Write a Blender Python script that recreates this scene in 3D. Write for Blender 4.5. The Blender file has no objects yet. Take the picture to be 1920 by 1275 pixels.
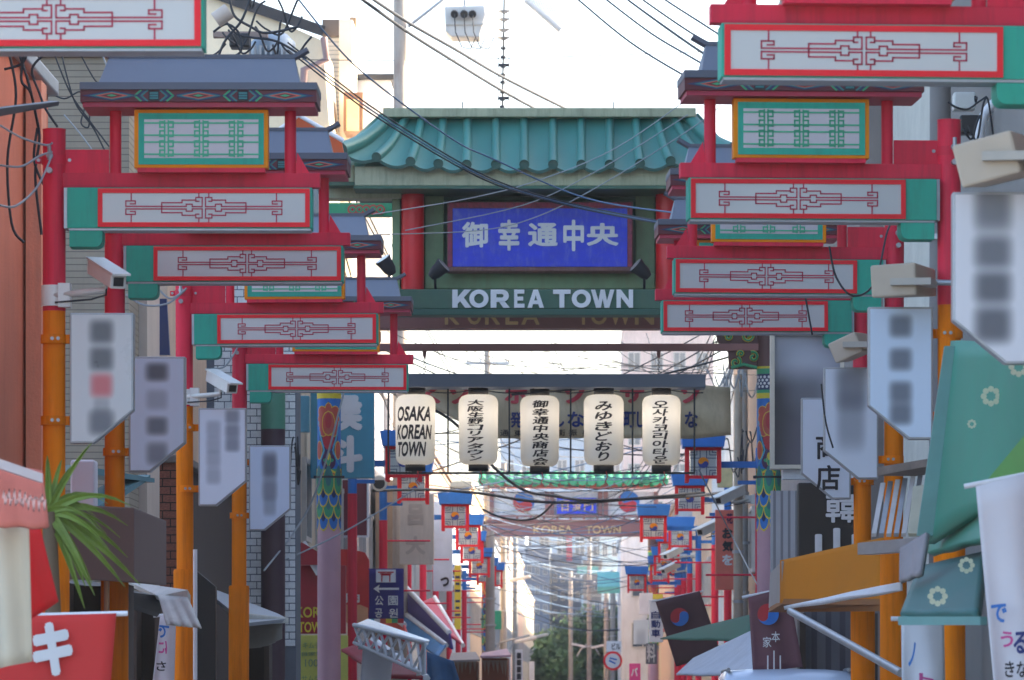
import bpy, bmesh, math, random
from mathutils import Vector, Matrix
R = math.radians
random.seed(7)
scene = bpy.context.scene
col = scene.collection

# ------------------------------------------------------------ camera, sky, sun, exposure
F, VX, VY, EYE = 9000.0, 1095.0, 1300.0, 1.6     # focal length in photo pixels, vanishing point, eye height
def W(px, py, d):                                 # photo pixel at distance d -> point in the street
    return Vector(((px - VX) * d / F, d, EYE + (VY - py) * d / F))
cd = bpy.data.cameras.new('camera'); cam = bpy.data.objects.new('camera', cd); col.objects.link(cam)
cam.location = (0, 0, EYE); cam.rotation_euler = (R(90), 0, 0)
cd.sensor_width = 36; cd.lens = F / 1920 * 36
cd.shift_x = -(VX - 960) / 1920; cd.shift_y = (VY - 637.5) / 1920
cd.clip_start = 0.5; cd.clip_end = 3000
cd.dof.use_dof = True; cd.dof.focus_distance = 44; cd.dof.aperture_fstop = 8
scene.camera = cam
SUN_AZ, SUN_EL = 68, 20                            # degrees east of the street direction, elevation
world = bpy.data.worlds.new('World'); scene.world = world; world.use_nodes = True
wn = world.node_tree; bg = wn.nodes['Background']
sky = wn.nodes.new('ShaderNodeTexSky'); sky.sky_type = 'NISHITA'; sky.sun_disc = False
sky.sun_elevation = R(SUN_EL); sky.sun_rotation = R(SUN_AZ)
sky.air_density = 0.85; sky.dust_density = 3.2; sky.ozone_density = 1.0
wn.links.new(sky.outputs[0], bg.inputs[0]); bg.inputs[1].default_value = 0.15
sl = bpy.data.lights.new('sun', 'SUN'); sl.energy = 3.2; sl.angle = R(0.6); sl.color = (1, 0.86, 0.68)
so = bpy.data.objects.new('sun', sl); col.objects.link(so)
sd = Vector((math.sin(R(SUN_AZ)) * math.cos(R(SUN_EL)), math.cos(R(SUN_AZ)) * math.cos(R(SUN_EL)), math.sin(R(SUN_EL))))
so.location = (30, 30, 40); so.rotation_euler = (-sd).to_track_quat('-Z', 'Y').to_euler()
vs = scene.view_settings; vs.view_transform = 'Standard'; vs.look = 'None'; vs.gamma = 1; vs.exposure = 2.3
scene.cycles.use_denoising = True
scene.cycles.max_bounces = 6; scene.cycles.diffuse_bounces = 3; scene.cycles.glossy_bounces = 3
scene.cycles.transparent_max_bounces = 6; scene.cycles.sample_clamp_indirect = 6

# ------------------------------------------------------------ materials
def s2l(c): c /= 255.0; return c / 12.92 if c <= 0.04045 else ((c + 0.055) / 1.055) ** 2.4
def S(r, g, b, k=1.0): return tuple(min(0.85, s2l(v) * k) for v in (r, g, b))
MATS = {}
def mat(name, c, rough=0.55, metal=0.0, var=0.12, sc=3.0, bump=0.0, bsc=60.0, dirt=None, damt=0.0, stretch=1.0, spec=0.5, emit=None, trans=0.0):
    if name in MATS: return MATS[name]
    m = bpy.data.materials.new(name); m.use_nodes = True; nt = m.node_tree; N = nt.nodes; L = nt.links
    p = N['Principled BSDF']; p.inputs['Roughness'].default_value = rough; p.inputs['Metallic'].default_value = metal
    p.inputs['Specular IOR Level'].default_value = spec
    tc = N.new('ShaderNodeTexCoord'); oi = N.new('ShaderNodeObjectInfo')
    ad = N.new('ShaderNodeVectorMath'); ad.operation = 'ADD'; mu = N.new('ShaderNodeVectorMath'); mu.operation = 'SCALE'
    mu.inputs['Scale'].default_value = 37.0; cb = N.new('ShaderNodeCombineXYZ')
    for i in range(3): L.new(oi.outputs['Random'], cb.inputs[i])
    L.new(cb.outputs[0], mu.inputs[0]); L.new(tc.outputs['Object'], ad.inputs[0]); L.new(mu.outputs[0], ad.inputs[1])
    mp = N.new('ShaderNodeMapping'); mp.inputs['Scale'].default_value = (1, 1, stretch); L.new(ad.outputs[0], mp.inputs[0])
    n1 = N.new('ShaderNodeTexNoise'); n1.inputs['Scale'].default_value = sc; n1.inputs['Detail'].default_value = 6; n1.inputs['Roughness'].default_value = 0.65
    L.new(mp.outputs[0], n1.inputs['Vector'])
    mx = N.new('ShaderNodeMix'); mx.data_type = 'RGBA'
    mx.inputs['A'].default_value = tuple(v * (1 - var) for v in c) + (1,); mx.inputs['B'].default_value = tuple(min(1, v * (1 + var)) for v in c) + (1,)
    rr = N.new('ShaderNodeMapRange'); rr.inputs[1].default_value = 0.3; rr.inputs[2].default_value = 0.7
    L.new(n1.outputs[0], rr.inputs[0]); L.new(rr.outputs[0], mx.inputs['Factor']); out = mx.outputs['Result']
    if dirt:
        n2 = N.new('ShaderNodeTexNoise'); n2.inputs['Scale'].default_value = sc * 1.7; n2.inputs['Detail'].default_value = 8; n2.inputs['Roughness'].default_value = 0.75
        mp2 = N.new('ShaderNodeMapping'); mp2.inputs['Scale'].default_value = (3, 3, 0.35 * stretch); mp2.inputs['Location'].default_value = (5, 3, 1)
        L.new(ad.outputs[0], mp2.inputs[0]); L.new(mp2.outputs[0], n2.inputs['Vector'])
        r2 = N.new('ShaderNodeMapRange'); r2.inputs[1].default_value = 0.48; r2.inputs[2].default_value = 0.75; r2.inputs[4].default_value = damt
        L.new(n2.outputs[0], r2.inputs[0]); m2 = N.new('ShaderNodeMix'); m2.data_type = 'RGBA'; m2.inputs['B'].default_value = tuple(dirt) + (1,)
        L.new(r2.outputs[0], m2.inputs['Factor']); L.new(out, m2.inputs['A']); out = m2.outputs['Result']
    hv = N.new('ShaderNodeHueSaturation'); vr = N.new('ShaderNodeMapRange'); vr.inputs[3].default_value = 0.9; vr.inputs[4].default_value = 1.06
    L.new(oi.outputs['Random'], vr.inputs[0]); L.new(vr.outputs[0], hv.inputs['Value']); L.new(out, hv.inputs['Color']); out = hv.outputs[0]
    L.new(out, p.inputs['Base Color'])
    rv = N.new('ShaderNodeMapRange'); rv.inputs[3].default_value = max(0.03, rough - 0.1); rv.inputs[4].default_value = min(1, rough + 0.12)
    L.new(n1.outputs[0], rv.inputs[0]); L.new(rv.outputs[0], p.inputs['Roughness'])
    if bump:
        n3 = N.new('ShaderNodeTexNoise'); n3.inputs['Scale'].default_value = bsc; n3.inputs['Detail'].default_value = 4
        L.new(tc.outputs['Object'], n3.inputs['Vector']); bp = N.new('ShaderNodeBump'); bp.inputs['Strength'].default_value = bump
        bp.inputs['Distance'].default_value = 0.02; L.new(n3.outputs[0], bp.inputs['Height']); L.new(bp.outputs[0], p.inputs['Normal'])
    if emit: p.inputs['Emission Color'].default_value = tuple(emit[:3]) + (1,); p.inputs['Emission Strength'].default_value = emit[3]
    if trans:
        tr = N.new('ShaderNodeBsdfTranslucent'); L.new(out, tr.inputs[0]); ms = N.new('ShaderNodeMixShader'); ms.inputs[0].default_value = trans
        L.new(p.outputs[0], ms.inputs[1]); L.new(tr.outputs[0], ms.inputs[2]); L.new(ms.outputs[0], N['Material Output'].inputs[0])
    MATS[name] = m; m.diffuse_color = tuple(c) + (1,)
    return m
def lines_mat(name, c, c2, period, axis='Z', width=0.12, rough=0.7, bump=0.5, dirt=None, damt=0.3, dist=0.01):   # siding, corrugation
    m = mat(name, c, rough, 0, 0.14, 1.5, dirt=dirt, damt=damt); nt = m.node_tree; N = nt.nodes; L = nt.links; p = N['Principled BSDF']
    tc = N.new('ShaderNodeTexCoord'); sx = N.new('ShaderNodeSeparateXYZ'); L.new(tc.outputs['Object'], sx.inputs[0])
    v = sx.outputs[axis]
    if axis == 'X':
        a = N.new('ShaderNodeMath'); a.operation = 'ADD'; L.new(sx.outputs['X'], a.inputs[0]); L.new(sx.outputs['Y'], a.inputs[1]); v = a.outputs[0]
    d = N.new('ShaderNodeMath'); d.operation = 'DIVIDE'; d.inputs[1].default_value = period; L.new(v, d.inputs[0])
    f = N.new('ShaderNodeMath'); f.operation = 'FRACT'; L.new(d.outputs[0], f.inputs[0])
    l = N.new('ShaderNodeMath'); l.operation = 'LESS_THAN'; l.inputs[1].default_value = width; L.new(f.outputs[0], l.inputs[0])
    src = p.inputs['Base Color'].links[0].from_socket; mx = N.new('ShaderNodeMix'); mx.data_type = 'RGBA'; mx.inputs['B'].default_value = tuple(c2) + (1,)
    L.new(l.outputs[0], mx.inputs['Factor']); L.new(src, mx.inputs['A']); L.new(mx.outputs['Result'], p.inputs['Base Color'])
    bp = N.new('ShaderNodeBump'); bp.inputs['Strength'].default_value = bump; bp.inputs['Distance'].default_value = dist; L.new(f.outputs[0], bp.inputs['Height']); L.new(bp.outputs[0], p.inputs['Normal'])
    return m
def smudge_mat(name, base, blobs, rough=0.3):       # printed sign face with soft smudged marks; blobs (x, z, rx, rz, colour, amount) in metres about the face's own origin
    m = mat(name, base, rough, 0, 0.03, 1.0); nt = m.node_tree; N = nt.nodes; L = nt.links; p = N['Principled BSDF']
    tc = N.new('ShaderNodeTexCoord'); cur = p.inputs['Base Color'].links[0].from_socket
    for (x, z, rx, rz, c, a) in blobs:
        s = N.new('ShaderNodeVectorMath'); s.operation = 'SUBTRACT'; s.inputs[1].default_value = (x, 0, z); L.new(tc.outputs['Object'], s.inputs[0])
        q = N.new('ShaderNodeVectorMath'); q.operation = 'MULTIPLY'; q.inputs[1].default_value = (1 / rx, 0, 1 / rz); L.new(s.outputs[0], q.inputs[0])
        q2 = N.new('ShaderNodeVectorMath'); q2.operation = 'MULTIPLY'; L.new(q.outputs[0], q2.inputs[0]); L.new(q.outputs[0], q2.inputs[1]); ln = N.new('ShaderNodeVectorMath'); ln.operation = 'LENGTH'; L.new(q2.outputs[0], ln.inputs[0])
        mr = N.new('ShaderNodeMapRange'); mr.interpolation_type = 'SMOOTHSTEP'; mr.inputs[1].default_value = 0.15; mr.inputs[2].default_value = 2.1; mr.inputs[3].default_value = a; mr.inputs[4].default_value = 0
        L.new(ln.outputs['Value'], mr.inputs[0]); mx = N.new('ShaderNodeMix'); mx.data_type = 'RGBA'; mx.inputs['B'].default_value = tuple(c) + (1,)
        L.new(mr.outputs[0], mx.inputs['Factor']); L.new(cur, mx.inputs['A']); cur = mx.outputs['Result']
    L.new(cur, p.inputs['Base Color']); return m

M = {}
M['red'] = mat('red_paint', S(206, 36, 64, 1.2), 0.6, 0, 0.10, 2, spec=.3, dirt=S(128, 40, 50), damt=0.5, stretch=0.5)
M['redframe'] = mat('bright_red_frame', S(226, 34, 44, 1.2), 0.55, 0, 0.08, 2, spec=.3)
M['orange'] = mat('orange_paint', S(246, 122, 8, 1.1), 0.62, 0, 0.12, 2, spec=.1, dirt=S(150, 66, 18), damt=0.6, stretch=0.5)
M['orangeframe'] = mat('orange_frame', S(244, 132, 8, 1.1), 0.6, spec=.25)
M['teal'] = mat('teal_paint', S(44, 154, 130, 1.2), 0.6, 0, 0.08, 2, spec=.3, dirt=S(60, 110, 100), damt=0.5)
M['tealdark'] = mat('lattice_green', S(70, 172, 130, 1.0), 0.5)
M['acrylic'] = mat('white_acrylic', S(194, 192, 188, 1.05), 0.12, 0, 0.02, 1)
M['acrylicpink'] = mat('pale_acrylic', S(200, 190, 192, 1.0), 0.2, 0, 0.02, 1)
M['maroon'] = mat('maroon_print', S(176, 40, 70), 0.5)
M['roofgrey'] = mat('blue_grey_sheet', S(106, 113, 126, 1.1), 0.6, 0.0, 0.06, 1.5)
M['roofdark'] = mat('dark_grey_sheet', S(84, 88, 100, 1.1), 0.5, 0.1, 0.06)
M['steel'] = mat('galvanised_steel', S(170, 172, 176), 0.42, 0.6, 0.15, 6)
M['darkmetal'] = mat('dark_metal', S(50, 52, 58), 0.5, 0.3)
M['black'] = mat('black_plastic', S(28, 29, 32), 0.5)
M['cable'] = mat('black_cable', S(34, 40, 48), 0.6)
M['cableblue'] = mat('blue_grey_cable', S(78, 108, 140), 0.5)
M['cablegrey'] = mat('grey_cable', S(150, 156, 160), 0.5)
M['pgreen'] = mat('gate_green_paint', S(118, 148, 108, 1.0), 0.55, 0, 0.2, 1.5, dirt=S(122, 122, 90), damt=0.65)
M['pgreend'] = mat('gate_dark_green', S(56, 96, 76, 1.0), 0.5, 0, 0.25, 1.2, dirt=S(86, 100, 74), damt=0.45)
M['rooftile'] = mat('green_roof_sheet', S(60, 122, 112, 1.15), 0.42, 0.1, 0.1, 0.8, dirt=S(90, 130, 110), damt=0.25)
M['rooftiled'] = mat('green_roof_edge', S(38, 82, 68, 1.0), 0.5)
M['patina'] = mat('patina_board', S(176, 178, 146, 1.0), 0.55, 0, 0.25, 1.6, dirt=S(84, 96, 74), damt=0.6)
M['gred'] = mat('gate_column_red', S(206, 20, 34, 1.2), 0.35, 0, 0.1, 2)
M['bluefield'] = mat('worn_blue_board', S(22, 50, 200, 1.1), 0.45, 0, 0.15, 2.5, dirt=S(130, 146, 206), damt=0.45, stretch=3)
M['woodframe'] = mat('weathered_frame', S(110, 70, 66), 0.6, 0, 0.3, 6, dirt=S(150, 130, 120), damt=0.5)
M['ornred'] = mat('ornate_red', S(150, 50, 70), 0.6, 0, 0.5, 14, dirt=S(70, 60, 110), damt=0.7)
M['letter'] = mat('white_letter', S(214, 212, 212, 1.1), 0.45, 0, 0.05)
M['brown'] = mat('brown_paint', S(156, 104, 100), 0.5, 0, 0.12, 2)
M['browndark'] = mat('dark_brown_paint', S(100, 64, 62), 0.5)
M['mauve'] = mat('mauve_column', S(200, 152, 162, 1.0), 0.6, 0, 0.1, 1.2, dirt=S(170, 124, 132), damt=0.3)
M['gold'] = mat('gold_letter', S(226, 184, 130), 0.5, 0.0)
M['ink'] = mat('black_ink', S(30, 28, 36), 0.6)
M['inkblue'] = mat('blue_ink', S(40, 56, 120), 0.7)
M['inkred'] = mat('red_ink', S(196, 64, 74), 0.7)
M['paper'] = mat('lantern_paper', S(246, 236, 228, 1.0), 0.7, 0, 0.03, 2, trans=0.25)
M['canvas'] = mat('beige_canvas', S(206, 190, 156, 1.0), 0.85, 0, 0.14, 1.2, dirt=S(120, 108, 88), damt=0.4, bump=0.2)
for k, c in dict(yellow=(232, 204, 60), green=(60, 160, 112), blue=(40, 118, 200), navy=(34, 48, 92), purple=(76, 34, 78), lotus=(200, 84, 66), lotusred=(196, 44, 54), darkred=(96, 30, 40), teal2=(52, 120, 122), cyan=(80, 168, 200), white=(226, 226, 228)).items():
    M['d_' + k] = mat('painted_' + k, S(*c), 0.55, 0, 0.1, 2.5, dirt=S(*[v * .78 for v in c]), damt=.3)

# ------------------------------------------------------------ mesh building
class MB:
    def __init__(s, sx=1): s.v = []; s.f = []; s.m = []; s.sm = []; s.sx = sx
    def add(s, vs, fs, mi=0, smooth=False):
        b = len(s.v)
        for p in vs: s.v.append((p[0] * s.sx, p[1], p[2]))
        for f in fs:
            f = [b + i for i in f]
            if s.sx < 0: f.reverse()
            s.f.append(f); s.m.append(mi); s.sm.append(smooth)
        return s
    def box(s, x0, x1, y0, y1, z0, z1, mi=0):
        x0, x1 = min(x0, x1), max(x0, x1); y0, y1 = min(y0, y1), max(y0, y1); z0, z1 = min(z0, z1), max(z0, z1)
        return s.add([(x0, y0, z0), (x1, y0, z0), (x1, y1, z0), (x0, y1, z0), (x0, y0, z1), (x1, y0, z1), (x1, y1, z1), (x0, y1, z1)],
                     [(3, 2, 1, 0), (4, 5, 6, 7), (0, 1, 5, 4), (1, 2, 6, 5), (2, 3, 7, 6), (3, 0, 4, 7)], mi)
    def obox(s, c, size, rot=(0, 0, 0), mi=0):
        from mathutils import Euler
        Rm = Euler(rot).to_matrix(); c = Vector(c); hx, hy, hz = [q / 2 for q in size]
        vs = [c + Rm @ Vector((a * hx, b * hy, d * hz)) for a, b, d in ((-1,-1,-1),(1,-1,-1),(1,1,-1),(-1,1,-1),(-1,-1,1),(1,-1,1),(1,1,1),(-1,1,1))]
        return s.add(vs, [(3, 2, 1, 0), (4, 5, 6, 7), (0, 1, 5, 4), (1, 2, 6, 5), (2, 3, 7, 6), (3, 0, 4, 7)], mi)
    def prism(s, pts, y0, y1, mi=0):                # polygon in x,z extruded along y
        n = len(pts); area = sum(pts[i][0] * pts[(i + 1) % n][1] - pts[(i + 1) % n][0] * pts[i][1] for i in range(n))
        if area < 0: pts = pts[::-1]
        vs = [(x, y0, z) for x, z in pts] + [(x, y1, z) for x, z in pts]
        return s.add(vs, [tuple(range(n)), tuple(range(2 * n - 1, n - 1, -1))] + [(i + n, (i + 1) % n + n, (i + 1) % n, i) for i in range(n)], mi)
    def slab(s, pts, t=0.02, mi=0):                 # 3-D polygon with thickness
        pts = [Vector(p) for p in pts]; n = len(pts); nor = Vector((0, 0, 0))
        for i in range(n): nor += pts[i].cross(pts[(i + 1) % n])
        nor.normalize(); o = nor * t
        return s.add(pts + [p - o for p in pts], [tuple(range(n)), tuple(range(2 * n - 1, n - 1, -1))] + [(i + n, (i + 1) % n + n, (i + 1) % n, i) for i in range(n)], mi)
    def tube(s, pts, r, n=8, mi=0, caps=True):
        pts = [Vector(p) for p in pts]; k = len(pts); rs = r if isinstance(r, (list, tuple)) else [r] * k; vs = []; fs = []
        up = None
        for i in range(k):
            t = (pts[min(i + 1, k - 1)] - pts[max(i - 1, 0)]).normalized()
            if up is None: up = Vector((0, 0, 1)) if abs(t.z) < 0.9 else Vector((0, 1, 0))
            a = t.cross(up); a = a.normalized() if a.length > 1e-6 else Vector((1, 0, 0)); b = a.cross(t).normalized(); up = b
            for j in range(n):
                an = 2 * math.pi * j / n; vs.append(pts[i] + (a * math.cos(an) + b * math.sin(an)) * rs[i])
        for i in range(k - 1):
            for j in range(n): fs.append((i * n + j, i * n + (j + 1) % n, (i + 1) * n + (j + 1) % n, (i + 1) * n + j))
        s.add(vs, fs, mi, True)
        if caps: s.add(vs[:n], [tuple(range(n - 1, -1, -1))], mi); s.add(vs[-n:], [tuple(range(n))], mi)
        return s
    def cyl(s, x, y, z0, z1, r0, r1=None, n=20, mi=0): return s.tube([(x, y, z0), (x, y, z1)], [r0, r0 if r1 is None else r1], n, mi)
    def lathe(s, x, y, prof, n=28, mi=0):           # prof: (r, z)
        vs = [(x + r * math.cos(2 * math.pi * j / n), y + r * math.sin(2 * math.pi * j / n), z) for r, z in prof for j in range(n)]
        fs = [(i * n + j, i * n + (j + 1) % n, (i + 1) * n + (j + 1) % n, (i + 1) * n + j) for i in range(len(prof) - 1) for j in range(n)]
        return s.add(vs, fs, mi, True)
    def strokes(s, lines, w, y, t=0.004, mi=0, fx=lambda x, z: (x, z)):   # flat print of line strokes in x,z
        for ln in lines:
            for a, b in zip(ln[:-1], ln[1:]):
                a2, b2 = fx(*a), fx(*b); dx, dz = b2[0] - a2[0], b2[1] - a2[1]; l = math.hypot(dx, dz) or 1; dx, dz = dx / l * w / 2, dz / l * w / 2
                s.prism([(a2[0] - dx - dz, a2[1] - dz + dx), (a2[0] - dx + dz, a2[1] - dz - dx), (b2[0] + dx + dz, b2[1] + dz - dx), (b2[0] + dx - dz, b2[1] + dz + dx)], y - t, y, mi)
        return s
    def build(s, name, m, parent=None, bevel=0.0, solid=0.0):
        me = bpy.data.meshes.new(name); o = OFF.get(parent, Vector((0, 0, 0)))
        me.from_pydata([(p[0] - o.x, p[1] - o.y, p[2] - o.z) for p in s.v], [], s.f)
        ms = m if isinstance(m, (list, tuple)) else [m]
        for q in ms: me.materials.append(M[q] if isinstance(q, str) else q)
        me.polygons.foreach_set('material_index', s.m); me.polygons.foreach_set('use_smooth', s.sm); me.update()
        ob = bpy.data.objects.new(name, me); col.objects.link(ob)
        if parent is not None: ob.parent = parent; OFF[ob] = o
        if bevel: b = ob.modifiers.new('bevel', 'BEVEL'); b.width = bevel; b.segments = 2; b.limit_method = 'ANGLE'; b.angle_limit = R(40)
        if solid: q = ob.modifiers.new('solid', 'SOLIDIFY'); q.thickness = solid; q.offset = 0
        return ob
    def one(s, name, m, label, cat, group=None, bevel=0.0, solid=0.0):     # a thing that is a single mesh, origin at its base
        xs = [p[0] for p in s.v]; ys = [p[1] for p in s.v]; zs = [p[2] for p in s.v]
        c = Vector(((min(xs) + max(xs)) / 2, (min(ys) + max(ys)) / 2, min(zs)))
        s.v = [(p[0] - c.x, p[1] - c.y, p[2] - c.z) for p in s.v]
        o = s.build(name, m, None, bevel, solid); o.location = c; OFF[o] = c; return tag(o, label, cat, group)
OFF = {}
def tag(o, label, cat, group=None):
    o['label'] = label; o['category'] = cat
    if group: o['group'] = group
    return o
def struct(o): o['kind'] = 'structure'; return o
def thing(name, label, cat, loc=(0, 0, 0), group=None):
    o = bpy.data.objects.new(name, None); col.objects.link(o); o.location = loc; OFF[o] = Vector(loc); o.empty_display_size = 0.2
    return tag(o, label, cat, group)
def copy_tree(o, parent=None):
    c = o.copy(); col.objects.link(c); c.parent = parent
    for ch in o.children: copy_tree(ch, c)
    return c
_tc = {}
def text2d(s, bold=0.0, shear=0.0):
    k = (s, bold, shear)
    if k not in _tc:
        cu = bpy.data.curves.new('t', 'FONT'); cu.body = s; cu.align_x = 'CENTER'; cu.offset = bold; cu.shear = shear; cu.resolution_u = 3; cu.space_line = 0.95
        ob = bpy.data.objects.new('t', cu); col.objects.link(ob); dg = bpy.context.evaluated_depsgraph_get(); e = ob.evaluated_get(dg); me = e.to_mesh()
        vs = [(v.co.x, v.co.y) for v in me.vertices]; fs = [tuple(p.vertices) for p in me.polygons]; e.to_mesh_clear()
        bpy.data.objects.remove(ob); bpy.data.curves.remove(cu); _tc[k] = (vs, fs)
    return _tc[k]
def text_fit(mb, s, x0, x1, z0, z1, fn, mi=0, bold=0.0, shear=0.0, keep=False):   # text stretched into the box, placed by fn(x, z)
    vs, fs = text2d(s, 0.0, shear)
    if not vs: return mb
    a0 = min(v[0] for v in vs); a1 = max(v[0] for v in vs); b0 = min(v[1] for v in vs); b1 = max(v[1] for v in vs)
    sxx = (x1 - x0) / (a1 - a0 + 2 * bold); szz = (z1 - z0) / (b1 - b0 + 2 * bold); q = bold * .72
    for i, (ox, oz) in enumerate(((0, 0),) if not bold else ((0, 0), (bold, 0), (-bold, 0), (0, bold), (0, -bold), (q, q), (-q, q), (q, -q), (-q, -q))):
        pts = [Vector(fn(x0 + (v[0] - a0 + bold + ox) * sxx, z0 + (v[1] - b0 + bold + oz) * szz)) - Vector((0, .0007 * i, 0)) for v in vs]
        mb.add(pts, fs, mi)
    return mb
def cloth(mb, p00, p10, p11, p01, nu=12, nv=10, amp=0.03, fr=3, mi=0, ph=0.0, scal=0.0, nor=Vector((0, 1, 0))):   # u along p00->p10 (bottom), v up
    p00, p10, p11, p01 = map(Vector, (p00, p10, p11, p01)); vs = []
    for j in range(nv + 1):
        v = j / nv
        for i in range(nu + 1):
            u = i / nu; p = (p00 * (1 - u) + p10 * u) * (1 - v) + (p01 * (1 - u) + p11 * u) * v
            p = p + nor * amp * math.sin(u * fr * 2 * math.pi + ph + v * 1.3) * (1 - 0.75 * v)
            if scal and j == 0: p = p + (p01 - p00).normalized() * scal * abs(math.sin(u * fr * 2 * math.pi))
            vs.append(p)
    n = nu + 1
    return mb.add(vs, [(j * n + i, j * n + i + 1, (j + 1) * n + i + 1, (j + 1) * n + i) for j in range(nv) for i in range(nu)], mi, True)
def ngon(cx, cz, r, n=24, a0=0, a1=2 * math.pi): return [(cx + r * math.cos(a0 + (a1 - a0) * i / n), cz + r * math.sin(a0 + (a1 - a0) * i / n)) for i in range(n + 1 if a1 - a0 < 6.28 else n)]
def taegeuk(mb, fn, r, tilt=0.0, ma=0, mb_=1, n=24):     # two-tone comma emblem; fn(x, z) -> point
    ct, st = math.cos(tilt), math.sin(tilt)
    for sgn, mi in ((1, ma), (-1, mb_)):
        vs = []
        for i in range(n + 1):
            x = -r * math.cos(math.pi * i / n); hi = math.sqrt(max(0, r * r - x * x)); q = math.sqrt(max(0, r * r / 4 - (abs(x) - r / 2) ** 2)); lo = -q if x < 0 else q
            for z in (lo, hi): a, b = x * sgn, z * sgn; vs.append(fn(a * ct - b * st, a * st + b * ct))
        mb.add(vs, [(2 * i, 2 * i + 2, 2 * i + 3, 2 * i + 1) for i in range(n)], mi)
    return mb
# ------------------------------------------------------------ the setting: ground, street
gm = mat('dirt_ground', S(110, 104, 98), 0.9, 0, 0.2, 0.5)
am = mat('grey_paving', S(176, 168, 160), 0.8, 0, 0.2, 1.5, bump=0.3, bsc=25)
o = MB().box(-900, 900, -60, 1900, -0.5, 0).build('ground', gm); struct(o)
o = MB().box(-3.3, 2.15, -20, 620, 0.004, 0.008).build('street', am); struct(o)
km = mat('concrete_kerb', S(160, 158, 152), 0.8, 0, 0.15, 2)
for nm, a, b in (('pavement_left', -5.0, -3.3), ('pavement_right', 2.15, 4.0)):
    struct(MB().box(a, b, -20, 620, 0.0, 0.12).build(nm, km, bevel=0.01))

# ------------------------------------------------------------ street arms with lattice lamp boxes
K = 0.0036
def ax(px): return (px - 104) * K
def az(py): return EYE + (1300 - py) * K
def quad_sym(lines):
    out = []
    for l in lines:
        for a in (1, -1):
            for b in (1, -1): out.append([(x * a, z * b) for x, z in l])
    return out
LONG = quad_sym([[(12, 8), (12, 70), (58, 70), (58, 44), (36, 44)], [(36, 70), (36, 100)], [(58, 52), (158, 52), (158, 34), (305, 34), (305, 0)],
                 [(12, 8), (84, 8), (84, 24), (128, 24), (128, 9), (565, 9), (565, 46), (496, 46), (496, 26), (532, 26)], [(526, 46), (526, 100)]])
def lattice():
    L = []
    for z in (0.405, 0.09, -0.09, -0.405): L.append([(-0.5, z), (0.5, z)])
    for cx in (-0.305, 0, 0.305):
        for sx in (1, -1):
            L.append([(cx + sx * 0.016, -0.46), (cx + sx * 0.016, 0.46)])
            for z in (0.37, 0.13, -0.13, -0.37):
                a, b, h = cx + sx * 0.016, cx + sx * 0.058, 0.072
                L.append([(a, z - h), (b, z - h), (b, z + h), (a, z + h)])
    return L
def painted_beam(mb, x0, x1, z0, z1, y, s):    # painted diamonds and chevrons on the beam under the little roof
    zc = (z0 + z1) / 2; h = (z1 - z0) / 2 * 0.94
    def dia(cx, w, hh, mi, k): mb.prism([(cx - w, zc), (cx, zc - hh), (cx + w, zc), (cx, zc + hh)], y - 0.002 * k, y - 0.002 * (k - 1), mi)
    L = x1 - x0
    mb.box(x0 + L * .10, x0 + L * .31, y - .002, y, zc - h * .5, zc + h * .55, 5); mb.box(x1 - L * .31, x1 - L * .10, y - .002, y, zc - h * .5, zc + h * .55, 5)
    for cx in (x0 + L * .13, x0 + L * .5, x0 + L * .87):
        for k, (w, hh, mi) in enumerate(((.20, 1, 2), (.15, .8, 1), (.11, .62, 3), (.075, .45, 4), (.035, .25, 6))): dia(cx, w, h * hh, mi, k + 2)
    for cx in (x0 + L * .31, x0 + L * .69):
        for sg in (1, -1):
            for q in range(4): mb.strokes([[(cx + sg * (.045 + q * .022), zc - h), (cx + sg * (.085 + q * .022), zc), (cx + sg * (.045 + q * .022), zc + h)]], .011, y - .001, .003, (1, 2, 6, 4)[q])
        mb.box(cx - .035, cx + .035, y - .006, y, zc - h, zc + h, 7)
        for q in (-1, 0, 1): mb.box(cx - .028 , cx + .028, y - .009, y - .006, zc + q * h * .5 - .006, zc + q * h * .5 + .006, 8)
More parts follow.
